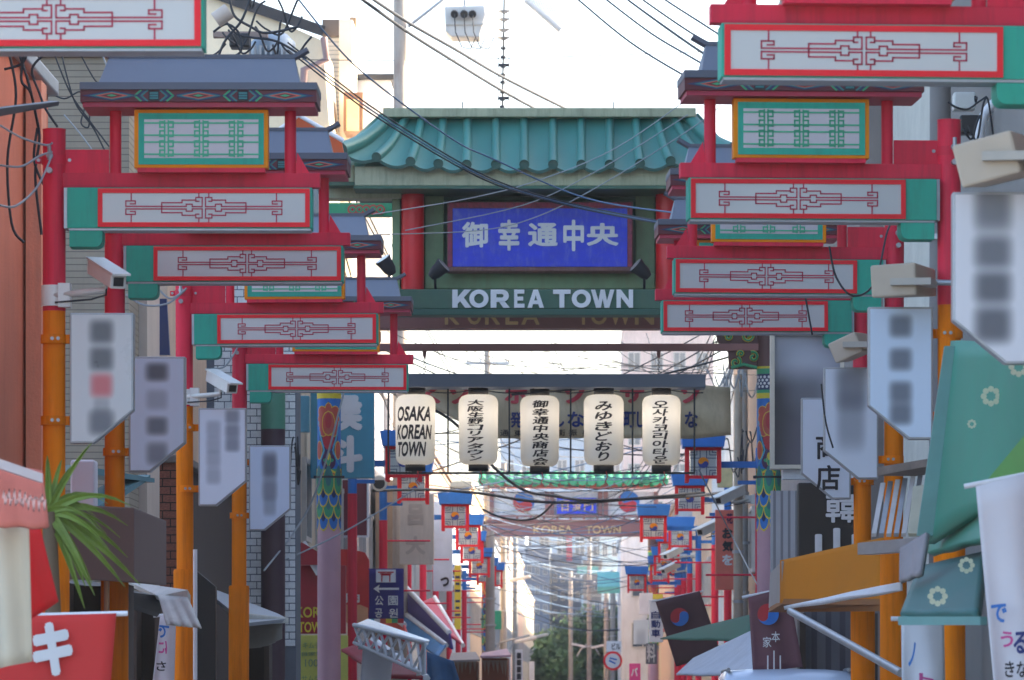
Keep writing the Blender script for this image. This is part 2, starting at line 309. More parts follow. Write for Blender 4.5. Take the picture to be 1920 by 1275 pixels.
def make_arm(s, label, with_pole=True):
    r = thing('ornamental_lamp_post', label, 'lamp post', group='lattice lamp posts along the street'); B = lambda: MB(s)
    B().cyl(0, 0, 4.18, 5.405, .0775, n=28).tube([(0, 0, 5.405), (0, 0, 5.41)], .08, 28).build('upper_pole', 'red', r)
    low = B().cyl(0, 0, 2.70, 4.18, .0765, n=28).cyl(0, 0, 0.1, 2.70, .106, n=28).tube([(0, 0, 2.685), (0, 0, 2.715)], [.108, .1], 28).build('lower_pole', 'orange', r)
    for z in (5.20, ):
        c = B().tube([(0, 0, z - .03), (0, 0, z + .03)], .083, 28).box(-.125, .125, -.01, .01, z - .022, z + .022)
        c.build('pole_collar', 'red', r); B().tube([(-.105, -.02, z), (-.105, -.01, z)], .012, 8).tube([(.105, -.02, z), (.105, -.01, z)], .012, 8).build('bolt', 'steel', r)
    B().box(.06, ax(603), -.055, .055, az(352), az(325)).build('cross_beam', 'red', r, bevel=.004)
    B().box(.06, ax(207), -.012, .012, az(325) - .002, az(280)).build('gusset_plate', 'red', r)
    B().prism([(ax(556), az(324)), (ax(583), az(324)), (ax(560), az(285))], -.01, .01).build('gusset_plate', 'red', r)
    for px in (219, 547):
        p = B().cyl(ax(px), 0, az(325) - .002, az(199), .039, n=20).build('post', 'red', r)
        B().cyl(ax(px), 0, az(206), az(200), .06, n=20).build('post_cap', 'red', p)
    B().tube([(-.02, -.085, 5.22), (-.02, -.13, 5.22)], .022, 10).tube([(-.02, -.13, 5.19), (-.02, -.13, 5.28)], .014, 8).build('wire_clamp', 'steel', r)
    B().tube([(-.02, -.085, 5.12), (-.02, -.14, 5.12)], .02, 10).build('wire_clamp', 'steel', r)
    # little roof
    B().box(ax(160), ax(600), -.27, .27, az(199), az(177)).build('eave_beam', 'd_darkred', r)
    ob = B(); painted_beam(ob, ax(162), ax(598), az(198), az(178), -.271, s)
    ob.build('painted_ornament', ['d_darkred', 'd_teal2', 'd_navy', 'd_lotus', 'd_darkred', 'd_darkred', 'd_green', 'ink', 'd_teal2'], r)
    B().box(ax(164), ax(596), -.25, .25, az(208), az(199) - .001).build('soffit', M['maroon'], r)
    B().box(ax(159), ax(601), -.285, .285, az(177), az(163)).build('eave_sheet', 'roofdark', r, bevel=.003)
    x0, x1, x2, x3 = ax(193), ax(568), ax(209), ax(555); z0, z1 = az(163), az(106); d0, d1 = .24, .05
    B().add([(x0, -d0, z0), (x1, -d0, z0), (x1, d0, z0), (x0, d0, z0), (x2, -d1, z1), (x3, -d1, z1), (x3, d1, z1), (x2, d1, z1)],
            [(3, 2, 1, 0), (4, 5, 6, 7), (0, 1, 5, 4), (1, 2, 6, 5), (2, 3, 7, 6), (3, 0, 4, 7)]).build('roof', 'roofgrey', r, bevel=.003)
    B().prism([(ax(182), az(97) + .006), (ax(186), az(91) + .006), (ax(211), az(103)), (ax(553), az(103)), (ax(578), az(91) + .006), (ax(582), az(97) + .006), (ax(556), az(110)), (ax(208), az(110))], -.07, .07).build('ridge', 'roofdark', r)
    # small lattice sign
    sg = B().box(ax(258), ax(508), -.17, -.045, az(319), az(210)).build('upper_lamp_box', 'orangeframe', r, bevel=.004)
    B().box(ax(266), ax(500), -.178, -.17, az(313), az(217)).build('inner_frame', 'teal', sg)
    fa = B().box(ax(277), ax(490), -.181, -.178, az(301), az(229)).build('lamp_face', 'acrylicpink', sg)
    w, h = ax(490) - ax(277), az(229) - az(301); cx, cz = (ax(490) + ax(277)) / 2, (az(229) + az(301)) / 2
    B().strokes(lattice(), .011, -.182, .003, 0, lambda x, z: (cx + x * w, cz + z * h)).build('lattice', 'tealdark', sg)
    B().box(ax(264), ax(502), -.165, -.05, az(327), az(319)).build('sign_foot', 'red', r)
    # long lamp box
    bx = B().box(ax(131), ax(589), -.11, .11, az(430), az(354)).build('long_lamp_box', 'teal', r, bevel=.004)
    B().box(ax(134), ax(586), -.10, .10, az(434), az(430) - .001).build('steel_tray', 'steel', r)
    B().box(ax(125), ax(131), -.10, .10, az(430), az(354)).build('end_plate', 'steel', r)
    X0, X1, Z0, Z1, t = ax(189), ax(585), az(428), az(356), .031
    B().box(X0, X1, -.124, -.11, Z1 - t, Z1).box(X0, X1, -.124, -.11, Z0, Z0 + t).box(X0, X0 + t, -.124, -.11, Z0 + t, Z1 - t).box(X1 - t, X1, -.124, -.11, Z0 + t, Z1 - t).build('red_frame', 'redframe', bx)
    B().box(X0 + t, X1 - t, -.116, -.11, Z0 + t, Z1 - t).build('lamp_face', 'acrylic', bx)
    cx, cz = (X0 + X1) / 2, (Z0 + Z1) / 2; kx = (X1 - X0 - 2 * t) / 1468; kz = (Z1 - Z0 - 2 * t) / 200
    B().strokes(LONG, .0085, -.1165, .003, 0, lambda x, z: (cx + x * kx, cz + z * kz)).build('lattice', 'maroon', bx)
    x0, x1 = ax(135), ax(197); z0, z1 = az(465), az(434) - .002; c = .05
    B().prism([(x0, z0), (x1 - c, z0)] + [(x1 - c + c * math.sin(a), z0 + c - c * math.cos(a)) for a in (.4, .8, 1.2, 1.57)] + [(x1, z1), (x0, z1)], -.10, .10).build('bracket_block', 'teal', r, bevel=.003)
    return r
XL, XR = -3.58, 2.43
dL = (23.4, 32.4, 36.6, 43.2, 49.7); dR = (24.6, 31.9, 37.8, 41.7)
armL = make_arm(1, ''); armR = make_arm(-1, '')
where = {'L': ['foremost of its row beside the orange wall', 'in front of the beige siding wall', 'second after the orange wall', 'third after the orange wall, with a tilted camera', 'last before the white tiled building'],
         'R': ['whose pole carries the largest beige speaker box', 'beside the grey utility pole', 'third along the green awning side', 'last before the tall dark sign']}
for proto, X, ds, key in ((armL, XL, dL, 'L'), (armR, XR, dR, 'R')):
    for i, d in enumerate(ds):
        a = proto if i == 0 else copy_tree(proto)
        a.location = (X, d, 0); a.rotation_euler = (R(random.uniform(-.3, .3)), R(random.uniform(-.25, .25)), (R(0.6) if key == 'L' else R(3.0)) + R(random.uniform(-.8, .8)))
        a['label'] = 'red lamp post with lattice boxes, ' + where[key][i]

# ------------------------------------------------------------ pentagon signboards clamped to the poles
dk = S(58, 62, 76); dk2 = S(84, 90, 104); rd = S(214, 96, 104)
def sign(X, d, s, label, blobs, glyphs=(), base=S(208, 213, 222, 1.15), k=0, back=False):
    x0, x1, z0, z1, zc, xc = .115, .545, 3.285, 4.163, 3.508, .275
    r = thing('pentagon_signboard', label, 'signboard', (X, d, 3.285), 'pentagon signboards on the street arms'); ofs = OFF[r]
    def P(x, y, z): return (x * s + X, y + d, z)
    def poly(i): return [(x0 + i, z0 + i), (xc - i * .4, z0 + i), (x1 - i, zc + i * .3), (x1 - i, z1 - i), (x0 + i, z1 - i)]
    def pr(mb, pts, y0, y1, mi=0):
        q = [(x * s + X, z) for x, z in pts]; return mb.prism(q, y0 + d, y1 + d, mi)
    pr(MB(), poly(0), -.06, .06).build('cabinet', 'steel', r, bevel=.006)
    fm = smudge_mat('sign_face_%s%d' % ('l' if s > 0 else 'r', k), base, blobs)
    f = pr(MB(), poly(.014), -.068, -.06).build('face', fm, r)
    for v in f.data.vertices: v.co.x -= (x0 + x1) / 2 * s; v.co.z -= .47
    f.location = ((x0 + x1) / 2 * s, 0, .47)
    for z in (3.99, 3.44):
        c = MB().tube([(X, d, z - .03), (X, d, z + .03)], .088, 24); c.box(X + s * .06, X + s * .125, d - .02, d + .02, z - .03, z + .03)
        cl = c.build('pole_clamp', 'orange', r)
        MB().tube([(X + s * .02 - .02, d - .1, z), (X + s * .02 - .02, d - .085, z)], .012, 8).tube([(X + s * .02 + .02, d - .1, z), (X + s * .02 + .02, d - .085, z)], .012, 8).build('clamp_bolt', 'steel', cl)
    for (g, gx0, gx1, gz0, gz1) in glyphs:
        t = MB(); text_fit(t, g, X + gx0, X + gx1, gz0, gz1, lambda x, z: (x, d - .071, z), bold=.02); t.build('lettering', 'ink', r)
    return r
def col4(xs, zs, c, a, rx=.075, rz=.06): return [(xs, z, rx, rz, c, a) for z in zs]
sign(XL, dL[1], 1, 'pentagon signboard with a pink smudge between dark ones, in front of beige siding', [(0, .28, .075, .075, dk, .85), (0, .10, .075, .075, dk, .85), (0, -.08, .07, .075, rd, .9), (0, -.33, .08, .08, dk2, .85), (0, -.22, .05, .05, dk2, .4)], base=S(204, 206, 206, 1.1), k=1)
sign(XL, dL[2], 1, 'bluish pentagon signboard with four dark smudges beside the dark brick wall', [(.0, .29, .08, .065, dk, .9), (0, .08, .075, .07, dk2, .45), (0, -.12, .075, .065, dk, .8), (0, -.33, .075, .08, dk2, .75)], base=S(198, 208, 226, 1.15), k=2)
sign(XL, dL[3], 1, 'pentagon signboard with two columns of faint grey smudges below a tilted camera', [(.09, z, .06, .06, dk2, .7) for z in (.33, .2, .08)] + [(-.08, z, .06, .07, dk2, .45) for z in (.22, .08, -.05, -.2)], k=3)
sign(XL, dL[4], 1, 'pentagon signboard with a vertical dark smear in front of the white tiled building', [(0, .2, .07, .13, dk, .8), (0, -.05, .07, .1, dk2, .7), (0, -.22, .06, .09, dk2, .5)], base=S(196, 206, 224, 1.1), k=4)
sign(XR, dR[0], -1, 'pentagon signboard with large dark smudges under the largest beige speaker box', [(-.01, .34, .09, .13, dk, .8), (-.01, .1, .09, .08, dk, .85), (-.01, -.08, .09, .08, dk, .9), (-.01, -.27, .09, .09, dk, .9)], base=S(206, 203, 206, 1.1), k=1)
sign(XR, dR[1], -1, 'pale blue pentagon signboard with four smudges beside the grey utility pole', [(.0, z, .07, .07, dk, .8) for z in (.28, .06, -.16, -.3)], base=S(196, 208, 224, 1.15), k=2)
sign(XR, dR[2], -1, 'pentagon signboard with a tall grey smear under the smaller beige speaker box', [(0, .25, .11, .16, dk2, .75), (0, -.02, .1, .2, dk2, .55)], k=3)
sign(XR, dR[3], -1, 'pentagon signboard lettered with a black character for shop above the black sign', [], [('店', -.42, -.21, 3.36, 3.58), ('商', -.42, -.21, 3.63, 3.85)], k=4)
# ------------------------------------------------------------ the green-roofed gate
GD = 64.0
def gx(px, d=GD): return (px - VX) * d / F
def gz(py, d=GD): return EYE + (VY - py) * d / F
gate = thing('market_gate', 'green roofed gate with blue name board and white KOREA TOWN letters', 'gate', (gx(1028), 65, 0))
def gbox(name, a, b, t, u, y0, y1, m, parent=gate, bevel=.01):      # pixel box a..b, t..u (top, bottom) at gate distance
    return MB().box(gx(a, y0), gx(b, y0), y0, y1, gz(u, y0), gz(t, y0)).build(name, m, parent, bevel=bevel)
RX = [737, 765, 792, 832, 877, 930, 983, 1037, 1090, 1143, 1192, 1230, 1260, 1287]
EX = [640, 707, 770, 822, 875, 930, 983, 1037, 1090, 1143, 1200, 1257, 1315, 1372]
def eave_py(px):
    t = abs(px - 1008) / 368.0; return 309 - 26 * max(0, t - .35) ** 2 / .42
def roof_pt(i, u, t, back):          # between rib i and i+1, u across, t down the slope
    xr = RX[i] * (1 - u) + RX[i + 1] * u; xe = EX[i] * (1 - u) + EX[i + 1] * u
    x = gx(xr) * (1 - t) + gx(xe, GD - 1.1) * t
    ze = gz(eave_py(xe), GD - 1.1); zr = gz(214)
    z = zr * (1 - t) + ze * t - .10 * math.sin(math.pi * t) * .8
    z -= (.02 + .055 * t) * math.sin(math.pi * u)
    y = GD + (-1.1 if not back else 1.3) * t
    return (x, y, z)
for back in (False, True):
    for i in range(len(RX) - 1):
        mb = MB(); vs = []; nu, nt = 10, 8
        for j in range(nt + 1):
            for k in range(nu + 1): vs.append(roof_pt(i, k / nu, j / nt, back))
        n = nu + 1; fs = [(j * n + k, (j + 1) * n + k, (j + 1) * n + k + 1, j * n + k + 1) for j in range(nt) for k in range(nu)]
        if back: fs = [f[::-1] for f in fs]
        mb.add(vs, fs, 0, True)
        lo = [(p[0], p[1], p[2] - .042) for p in vs[-n:]]
        mb.add(vs[-n:] + lo, [(k, k + n, k + n + 1, k + 1) if not back else (k + 1, k + n + 1, k + n, k) for k in range(nu)], 1, True)
        mb.add([(p[0], p[1], p[2] - .042) for p in vs], [f[::-1] for f in fs], 1, True)
        mb.build('roof_pan', ['rooftile', 'rooftiled'], gate)
    for i in range(len(RX)):
        a = i if i < len(RX) - 1 else i - 1; u = 0 if i < len(RX) - 1 else 1
        rr = .062 if 0 < i < len(RX) - 1 else .10
        pts = [Vector(roof_pt(a, u, j / 8, back)) + Vector((0, 0, .012)) for j in range(9)]
        d = (pts[-1] - pts[-2]).normalized()
        pts.append(pts[-1] + d * .02)
        MB().tube(pts, [rr * (.85 + .22 * j / 9) for j in range(10)], 14, caps=False).add(*(lambda p, r_: ([p + Vector((r_ * math.cos(q * math.pi / 7), 0, r_ * math.sin(q * math.pi / 7))) for q in range(14)], [tuple(range(14)) if not back else tuple(range(13, -1, -1))]))(pts[-1], rr * 1.06), 1).build('roof_rib', ['rooftile', 'rooftiled'], gate)
gbox('ridge', 718, 1305, 202, 219, 63.75, 64.3, 'patina')
for px in (867, 1150): MB().cyl(gx(px), 64, gz(203), gz(191), .008, n=6).build('ridge_spike', 'darkmetal', gate)
for sgn, xa, xb in ((-1, 628, 720), (1, 1380, 1303)):   # hip side slopes
    MB().slab([(gx(xa + sgn * -6, GD - 1.1), GD - 1.05, gz(293, GD - 1.1)), (gx(xb), 64, gz(216)), (gx(xa - sgn * 6), GD + 1.25, gz(296, GD + 1))][::sgn], .05).build('hip_slope', 'rooftile', gate)
gbox('eave_board', 665, 1300, 312, 348, 63.05, 64.8, 'patina'); gbox('eave_trim', 663, 1302, 348, 354, 63.0, 64.85, 'pgreend', bevel=.005)
gbox('eave_board', 612, 664, 309, 341, 63.3, 64.7, 'patina'); gbox('eave_trim', 612, 664, 341, 348, 63.25, 64.75, 'pgreend', bevel=.005)
gbox('eave_board', 1301, 1362, 309, 341, 63.3, 64.7, 'patina')
gbox('wing_lintel', 600, 752, 349, 372, 63.6, 64.0, 'patina'); gbox('wing_lintel', 1272, 1400, 349, 372, 63.6, 64.0, 'patina')
gbox('wall_panel', 750, 1276, 354, 545, 64.1, 64.3, 'pgreend', bevel=0)
gbox('corner_post', 735, 750, 354, 590, 63.7, 64.1, 'pgreen'); gbox('corner_post', 1272, 1287, 354, 590, 63.7, 64.1, 'pgreen')
for a, b in ((797, 832), (1192, 1228)): gbox('pilaster', a, b, 355, 542, 63.95, 64.1, 'pgreen')
gbox('panel_rail', 797, 1228, 512, 541, 63.85, 64.1, 'pgreen')
gbox('panel_rail', 797, 1228, 355, 376, 63.98, 64.1, 'pgreend')
for px in (773.5, 1251):
    MB().cyl(gx(px, 63.7), 63.75, gz(543, 63.7), gz(350, 63.7), .152, n=36).build('red_column', 'gred', gate)
nb = gbox('name_board', 838, 1187, 378, 511, 63.62, 63.8, 'woodframe', bevel=.015)
bf = MB().box(gx(849, 63.6), gx(1176, 63.6), 63.58, 63.625, gz(500, 63.6), gz(391, 63.6)).build('blue_field', 'bluefield', nb)
MB().box(gx(842, 63.6), gx(1183, 63.6), 63.585, 63.62, gz(390, 63.6), gz(380, 63.6)).box(gx(840, 63.6), gx(848, 63.6), 63.585, 63.62, gz(500, 63.6), gz(390, 63.6)).box(gx(1177, 63.6), gx(1185, 63.6), 63.585, 63.62, gz(500, 63.6), gz(390, 63.6)).build('ornate_border', 'ornred', nb)
MB().box(gx(840, 63.6), gx(1185, 63.6), 63.56, 63.62, gz(509, 63.6), gz(501, 63.6)).build('lower_moulding', 'woodframe', nb, bevel=.01)
cols = [(866, 915), (934, 975), (990, 1046), (1056, 1095), (1100, 1160)]
for ch, (a, b), (t, u) in zip('御幸通中央', cols, ((416, 464), (412, 470), (418, 462), (412, 471), (418, 461))):
    mb = MB(); text_fit(mb, ch, gx(a, 63.57), gx(b, 63.57), gz(u, 63.57), gz(t, 63.57), lambda x, z: (x, 63.573, z), bold=.034); mb.build('character', 'letter', nb, solid=.008)
kb = gbox('lettered_beam', 745, 1274, 542, 579, 63.3, 63.62, 'pgreend'); gbox('beam_lip', 743, 1276, 579, 591, 63.25, 63.66, 'rooftiled')
# bold hand-cut capitals
def capital(ch):
    w = .30
    if ch == 'T': return [[(0, 1), (0, .76), (.36, .76), (.36, 0), (.64, 0), (.64, .76), (1, .76), (1, 1)]]
    if ch == 'E': return [[(0, 0), (0, 1), (.95, 1), (.95, .78), (.3, .78), (.3, .61), (.85, .61), (.85, .40), (.3, .40), (.3, .22), (.97, .22), (.97, 0)]]
    if ch == 'N': return [[(0, 0), (0, 1), (.26, 1), (.74, .42), (.74, 1), (1, 1), (1, 0), (.76, 0), (.26, .60), (.26, 0)]]
    if ch == 'K': return [[(0, 0), (0, 1), (.28, 1), (.28, .58), (.62, 1), (.98, 1), (.6, .56), (1, 0), (.67, 0), (.41, .36), (.28, .22), (.28, 0)]]
    if ch == 'W': return [[(0, 1), (.22, 0), (.42, 0), (.5, .5), (.58, 0), (.78, 0), (1, 1), (.82, 1), (.68, .38), (.59, 1), (.41, 1), (.32, .38), (.18, 1)]]
    if ch == 'A': return [[(0, 0), (.36, 1), (.64, 1), (1, 0), (.73, 0), (.66, .2), (.34, .2), (.27, 0)]], [[(.42, .41), (.5, .68), (.58, .41)]]
    if ch == 'O':
        return 'ring', .5, .5
    if ch == 'R': return 'R', 0, 0
def tri_add(mb, poly, fn, mi=0, y0=0):
    bmx = bmesh.new(); vv = [bmx.verts.new((x, z, 0)) for x, z in poly]; f = bmx.faces.new(vv); f.normal_update()
    if f.normal.z < 0: f.normal_flip()
    bmesh.ops.triangulate(bmx, faces=[f]); bmx.verts.index_update()
    mb.add([fn(v.co.x, v.co.y) for v in bmx.verts], [tuple(v.index for v in q.verts) for q in bmx.faces], mi); bmx.free()
def draw_capital(mb, ch, fn):
    if ch == 'O':
        n = 28; vs = [];
        for i in range(n):
            a = 2 * math.pi * i / n
            vs += [fn(.5 + .5 * math.cos(a), .5 + .5 * math.sin(a)), fn(.5 + .25 * math.cos(a), .5 + .27 * math.sin(a))]
        mb.add(vs, [(2 * i, 2 * ((i + 1) % n), 2 * ((i + 1) % n) + 1, 2 * i + 1) for i in range(n)])
    elif ch == 'R':
        tri_add(mb, [(0, 0), (0, 1), (.3, 1), (.3, 0)], fn); n = 10; o = [(.3, 1), (.58, 1)]; i_ = [(.3, .76), (.56, .76)]
        for k in range(1, n + 1): a = math.pi / 2 - math.pi * k / n; o.append((.60 + .35 * math.cos(a), .66 + .34 * math.sin(a))); i_.append((.57 + .10 * math.cos(a), .66 + .10 * math.sin(a)))
        o.append((.3, .32)); i_.append((.3, .56))
        vs = []
        for p, q in zip(o, i_): vs += [fn(*p), fn(*q)]
        mb.add(vs, [(2 * k + 1, 2 * k + 3, 2 * k + 2, 2 * k)[::-1] for k in range(len(o) - 1)])
        tri_add(mb, [(.42, .34), (.72, .36), (1, 0), (.66, 0)], fn)
    elif ch == 'A':
        tri_add(mb, [(0, 0), (.36, 1), (.5, 1), (.5, .70), (.41, .40), (.5, .40), (.5, .2), (.34, .2), (.27, 0)], fn); tri_add(mb, [(1, 0), (.73, 0), (.66, .2), (.5, .2), (.5, .40), (.59, .40), (.5, .70), (.5, 1), (.64, 1)], fn)
    else: tri_add(mb, capital(ch)[0], fn)
for ch, a, b in zip('KOREATOWN', (848, 880, 920, 964, 989, 1037, 1072, 1108, 1156), (884, 916, 956, 984, 1020, 1070, 1108, 1152, 1187)):
    mb = MB(); draw_capital(mb, ch, lambda x, z: (gx(a, 63.28) + x * (gx(b, 63.28) - gx(a, 63.28)), 63.28, gz(577, 63.28) + z * (gz(543, 63.28) - gz(577, 63.28)))); mb.build('letter', 'letter', kb, solid=.03)
# brown rear beam with gold letters, hanging bar, painted columns
def bx66(px, d=66.): return (px - VX) * d / F
def bz66(py, d=66.): return EYE + (VY - py) * d / F
rb = MB().box(bx66(660), bx66(1400), 65.8, 66.2, bz66(618), bz66(560)).build('rear_beam', 'brown', gate, bevel=.01)
for ch, a, b in zip('KOREATOWN', (835, 877, 910, 948, 978, 1082, 1108, 1142, 1190), (862, 903, 938, 972, 1012, 1106, 1138, 1184, 1226)):
    mb = MB(); text_fit(mb, ch, bx66(a), bx66(b), bz66(611), bz66(577), lambda x, z: (x, 65.78, z), bold=.02); mb.build('letter', 'gold', rb, solid=.02)
MB().box(bx66(630, 65), bx66(1441, 65), 64.92, 65.08, bz66(658, 65), bz66(645, 65)).build('hanging_bar', 'brown', gate, bevel=.005)
COLX = [bx66(617, 65), bx66(1441, 65)]
def col_z(py): return bz66(py, 65)
def blob(mb, xc, y, rad, uc, zc, ru, rz, mi, off, pw=1.0, tip=0.0):    # petal laid on a round column; u in metres round the surface
    n, mcol = 14, 6; vs = []
    for i in range(n + 1):
        q = -1 + 2 * i / n; hw = ru * max(0.001, (1 - abs(q) ** 2)) ** (.5 * pw) * (1 - tip * (q + 1) / 2)
        for k in range(mcol + 1):
            u = uc + hw * (-1 + 2 * k / mcol); a = u / rad; rr = rad + off
            vs.append((xc + rr * math.sin(a), y - rr * math.cos(a), zc + rz * q))
    w = mcol + 1; mb.add(vs, [(i * w + k, i * w + k + 1, (i + 1) * w + k + 1, (i + 1) * w + k) for i in range(n) for k in range(mcol)], mi, True)
def band(mb, xc, y, rad, z0, z1, mi, off=.002): mb.tube([(xc, y, z0), (xc, y, z1)], rad + off, 32, mi)
def arcstroke(mb, xc, y, rad, pts, w, mi, off):       # curved line on the column: pts (u, z)
    vs = []
    for i, (u, z) in enumerate(pts):
        u2, z2 = pts[min(i + 1, len(pts) - 1)]; u1, z1 = pts[max(i - 1, 0)]; du, dz = u2 - u1, z2 - z1; l = math.hypot(du, dz) or 1
        for sg in (1, -1):
            uu, zz = u - sg * dz / l * w / 2, z + sg * du / l * w / 2; a = uu / rad; vs.append((xc + (rad + off) * math.sin(a), y - (rad + off) * math.cos(a), zz))
    mb.add(vs, [(2 * i + 1, 2 * i + 3, 2 * i + 2, 2 * i) for i in range(len(pts) - 1)], mi, True)
CM = ['mauve', 'browndark', 'd_yellow', 'd_green', 'd_blue', 'd_purple', 'd_lotus', 'd_lotusred', 'd_cyan', 'd_white', 'd_navy', 'd_teal2']
def painted_column(par, xc, y, rad, zof, top):
    mb = MB(); mb.tube([(xc, y, 0.1), (xc, y, zof(900))], rad, 36, 0); c = mb.build('column', CM, par)
    MB().tube([(xc, y, zof(690)), (xc, y, zof(top))], rad * 1.02, 36, 1).build('column_head', CM, par)
    mb = MB()
    band(mb, xc, y, rad, zof(692), zof(688), 2, .008); band(mb, xc, y, rad, zof(702), zof(692), 3, .004)
    band(mb, xc, y, rad, zof(732), zof(702), 10, .002); band(mb, xc, y, rad, zof(738), zof(732), 3, .005); band(mb, xc, y, rad, zof(748), zof(738), 2, .006)
    band(mb, xc, y, rad, zof(880), zof(748), 4, .001); band(mb, xc, y, rad, zof(900), zof(880), 3, .001)
    k = zof(0) - zof(1)       # metres per pixel
    for row, pz in enumerate((708, 714, 720, 726)):
        for q in range(-3, 4): blob(mb, xc, y, rad, (q * 8 + (row % 2) * 4) * k, zof(pz), 2.6 * k, 2.6 * k, 9, .005)
    for q in (0, 1):
        a = q * math.pi * rad
        def bl(u, pz, ru, rz, mi, off, pw=1., tip=0.):
            for sg in ((1, -1) if u else (1,)): blob(mb, xc, y, rad, a + sg * u * k, zof(pz), ru * k, rz * k, mi, off, pw, tip)
        bl(0, 820, 19, 66, 5, .002, 1.0)
        for (u, pz, ru, rz) in ((13, 773, 9, 10), (13, 790, 10, 16), (10, 805, 9, 14), (0, 770, 6, 13)):
            bl(u, pz, ru + 1.2, rz + 1.2, 2, .0035); bl(u, pz, ru, rz, 6, .0045)
        bl(0, 795, 12.5, 23.5, 2, .0055); bl(0, 795, 11.3, 22, 6, .0065); bl(0, 790, 6, 15, 7, .0075)
        bl(0, 825, 9, 20, 7, .003, 1, -.4); bl(20, 845, 8, 18, 2, .0035); bl(20, 845, 6.8, 16.5, 6, .0045)
        bl(0, 866, 14, 16, 5, .003); bl(0, 862, 4.2, 13, 2, .005); bl(0, 864, 10, 4.2, 3, .0045); bl(0, 864, 3.5, 10, 3, .0055); bl(0, 858, 2, 6, 2, .0065)
        for sg in (1, -1): arcstroke(mb, xc, y, rad, [(a + sg * u * k, zof(p)) for u, p in ((22, 790), (17, 815), (11, 835), (8, 845), (13, 858), (22, 872))], 3 * k, 8, .006)
        for dz, mi in ((0, 2), (4, 6), (8, 2)): arcstroke(mb, xc, y, rad, [(a + u * k, zof(881 + dz - (0 if abs(u) > 12 else 0) + (7 - abs(abs(u) - 14) * .5))) for u in range(-30, 31, 3)], 4 * k, mi, .007 + dz * .0003)
    mb.build('lotus_painting', CM, par)
    # fish-scale band
    mb = MB(); n = 7; cir = 2 * math.pi * rad; wu = cir / n
    for row in range(4):
        pz = 905 + row * 22
        for q in range(n):
            uc = (q + (row % 2) * .5) * wu; off = .012 - row * .0025
            blob(mb, xc, y, rad, uc, zof(pz), wu * .52, 26 * k, 2, off); blob(mb, xc, y, rad, uc, zof(pz - 2), wu * .47, 24.5 * k, 4 if row % 2 else 3, off + .001)
            blob(mb, xc, y, rad, uc, zof(pz - 12), wu * .28, 20 * k, 11 if row % 2 == 0 else 10, off + .0018)
    mb.build('scale_painting', CM, par)
    MB().tube([(xc, y, zof(897)), (xc, y, zof(893))], rad + .02, 32).box(xc - rad - .05, xc + rad + .05, y - .03, y + .03, zof(897), zof(892)).build('strap_band', 'darkmetal', par)
for xc in COLX: painted_column(gate, xc, 65.0, .158, col_z, 540)
def spiral(cx, cz, r, a0, turns, n=22, sg=1): return [(cx + r * (1 - .85 * i / n) * math.cos(a0 + sg * turns * 2 * math.pi * i / n), cz + r * (1 - .85 * i / n) * math.sin(a0 + sg * turns * 2 * math.pi * i / n)) for i in range(n + 1)]
for xc, sg in ((COLX[1], -1), (COLX[0], 1)):
    k = 65 / F; d = 64.95
    def q(px, py): return (xc + sg * (1420 - px) * k + sg * .16, col_z(py))
    bk = MB().prism([q(1422, 692), q(1368, 692), q(1366, 660), q(1345, 640), (q(1345, 622)), q(1422, 622)], d, d + .12).build('scroll_bracket', 'browndark', gate)
    mb = MB()
    for (px, py, r, a0, t) in ((1380, 680, 11, 1.2, 1.2), (1413, 670, 10, 2.0, 1.1), (1366, 632, 9, 3, 1.2), (1402, 630, 11, 0, 1.2), (1390, 664, 6, 3.6, 1.0)):
        c = q(px, py); sp = [(x, d - .02, z) for x, z in spiral(c[0], c[1], r * k, a0, t, sg=sg)]
        mb.tube(sp, .024, 6, 1); mb.tube([(x, d - .032, z) for x, _, z in sp], .017, 6, 0)
    mb.tube([(*q(1372, 690)[:1], d - .03, q(1372, 690)[1]), (q(1395, 684)[0], d - .03, q(1395, 684)[1]), (q(1420, 690)[0], d - .03, q(1420, 690)[1])], .024, 6, 0)
    mb.build('scroll', ['d_green', 'd_yellow'], bk)
# painted panel behind the wing
pp = MB().box(bx66(605), bx66(740), 66.3, 66.5, bz66(401), bz66(376)).build('painted_panel', 'd_green', gate)
mb = MB()
for i in range(-2, 3):
    for r_, mi in ((.07, 0), (.045, 1), (.02, 2)): mb.prism(ngon(bx66(685 + i * 13), bz66(389), r_, 14), 66.28 - .004 * mi - .002 * (i % 2), 66.3, mi)
mb.build('flower_row', ['d_lotus', 'd_green', 'd_lotusred'], pp)

# ------------------------------------------------------------ lantern rack
LD = 65.0
rack = thing('lantern_rack', 'grey lantern rack with thin black rods hanging under the gate', 'rack', (bx66(1014, LD), LD, bz66(886, LD)))
def lx(px): return (px - VX) * LD / F
def lz(py): return EYE + (VY - py) * LD / F
MB().prism([(lx(727), lz(728)), (lx(1322), lz(729)), (lx(1322), lz(704)), (lx(727), lz(703))], LD - .3, LD + .3).build('header_canopy', 'roofgrey', rack, bevel=.01)
for px in (728, 840, 955, 1070, 1186, 1302): MB().box(lx(px) - .012, lx(px) + .012, LD - .012, LD + .012, lz(886), lz(729)).build('rod', 'black', rack)
MB().box(lx(727), lx(1303), LD - .016, LD + .016, lz(889), lz(885)).build('bottom_rail', 'black', rack)
for px in (796, 1235):
    ch = MB()
    for i in range(9): ch.tube([(lx(px) + (0.008 if i % 2 else -.008), LD, lz(703) + i * .031), (lx(px) + (.008 if i % 2 else -.008), LD, lz(703) + i * .031 + .028)], .009, 6)
    c = ch.build('hanging_chain', 'darkmetal', rack); MB().prism([(lx(px - 4), lz(657)), (lx(px + 4), lz(657)), (lx(px + 3), lz(668)), (lx(px), lz(673)), (lx(px - 3), lz(668))], LD - .02, LD + .02).build('hook', 'brown', rack)
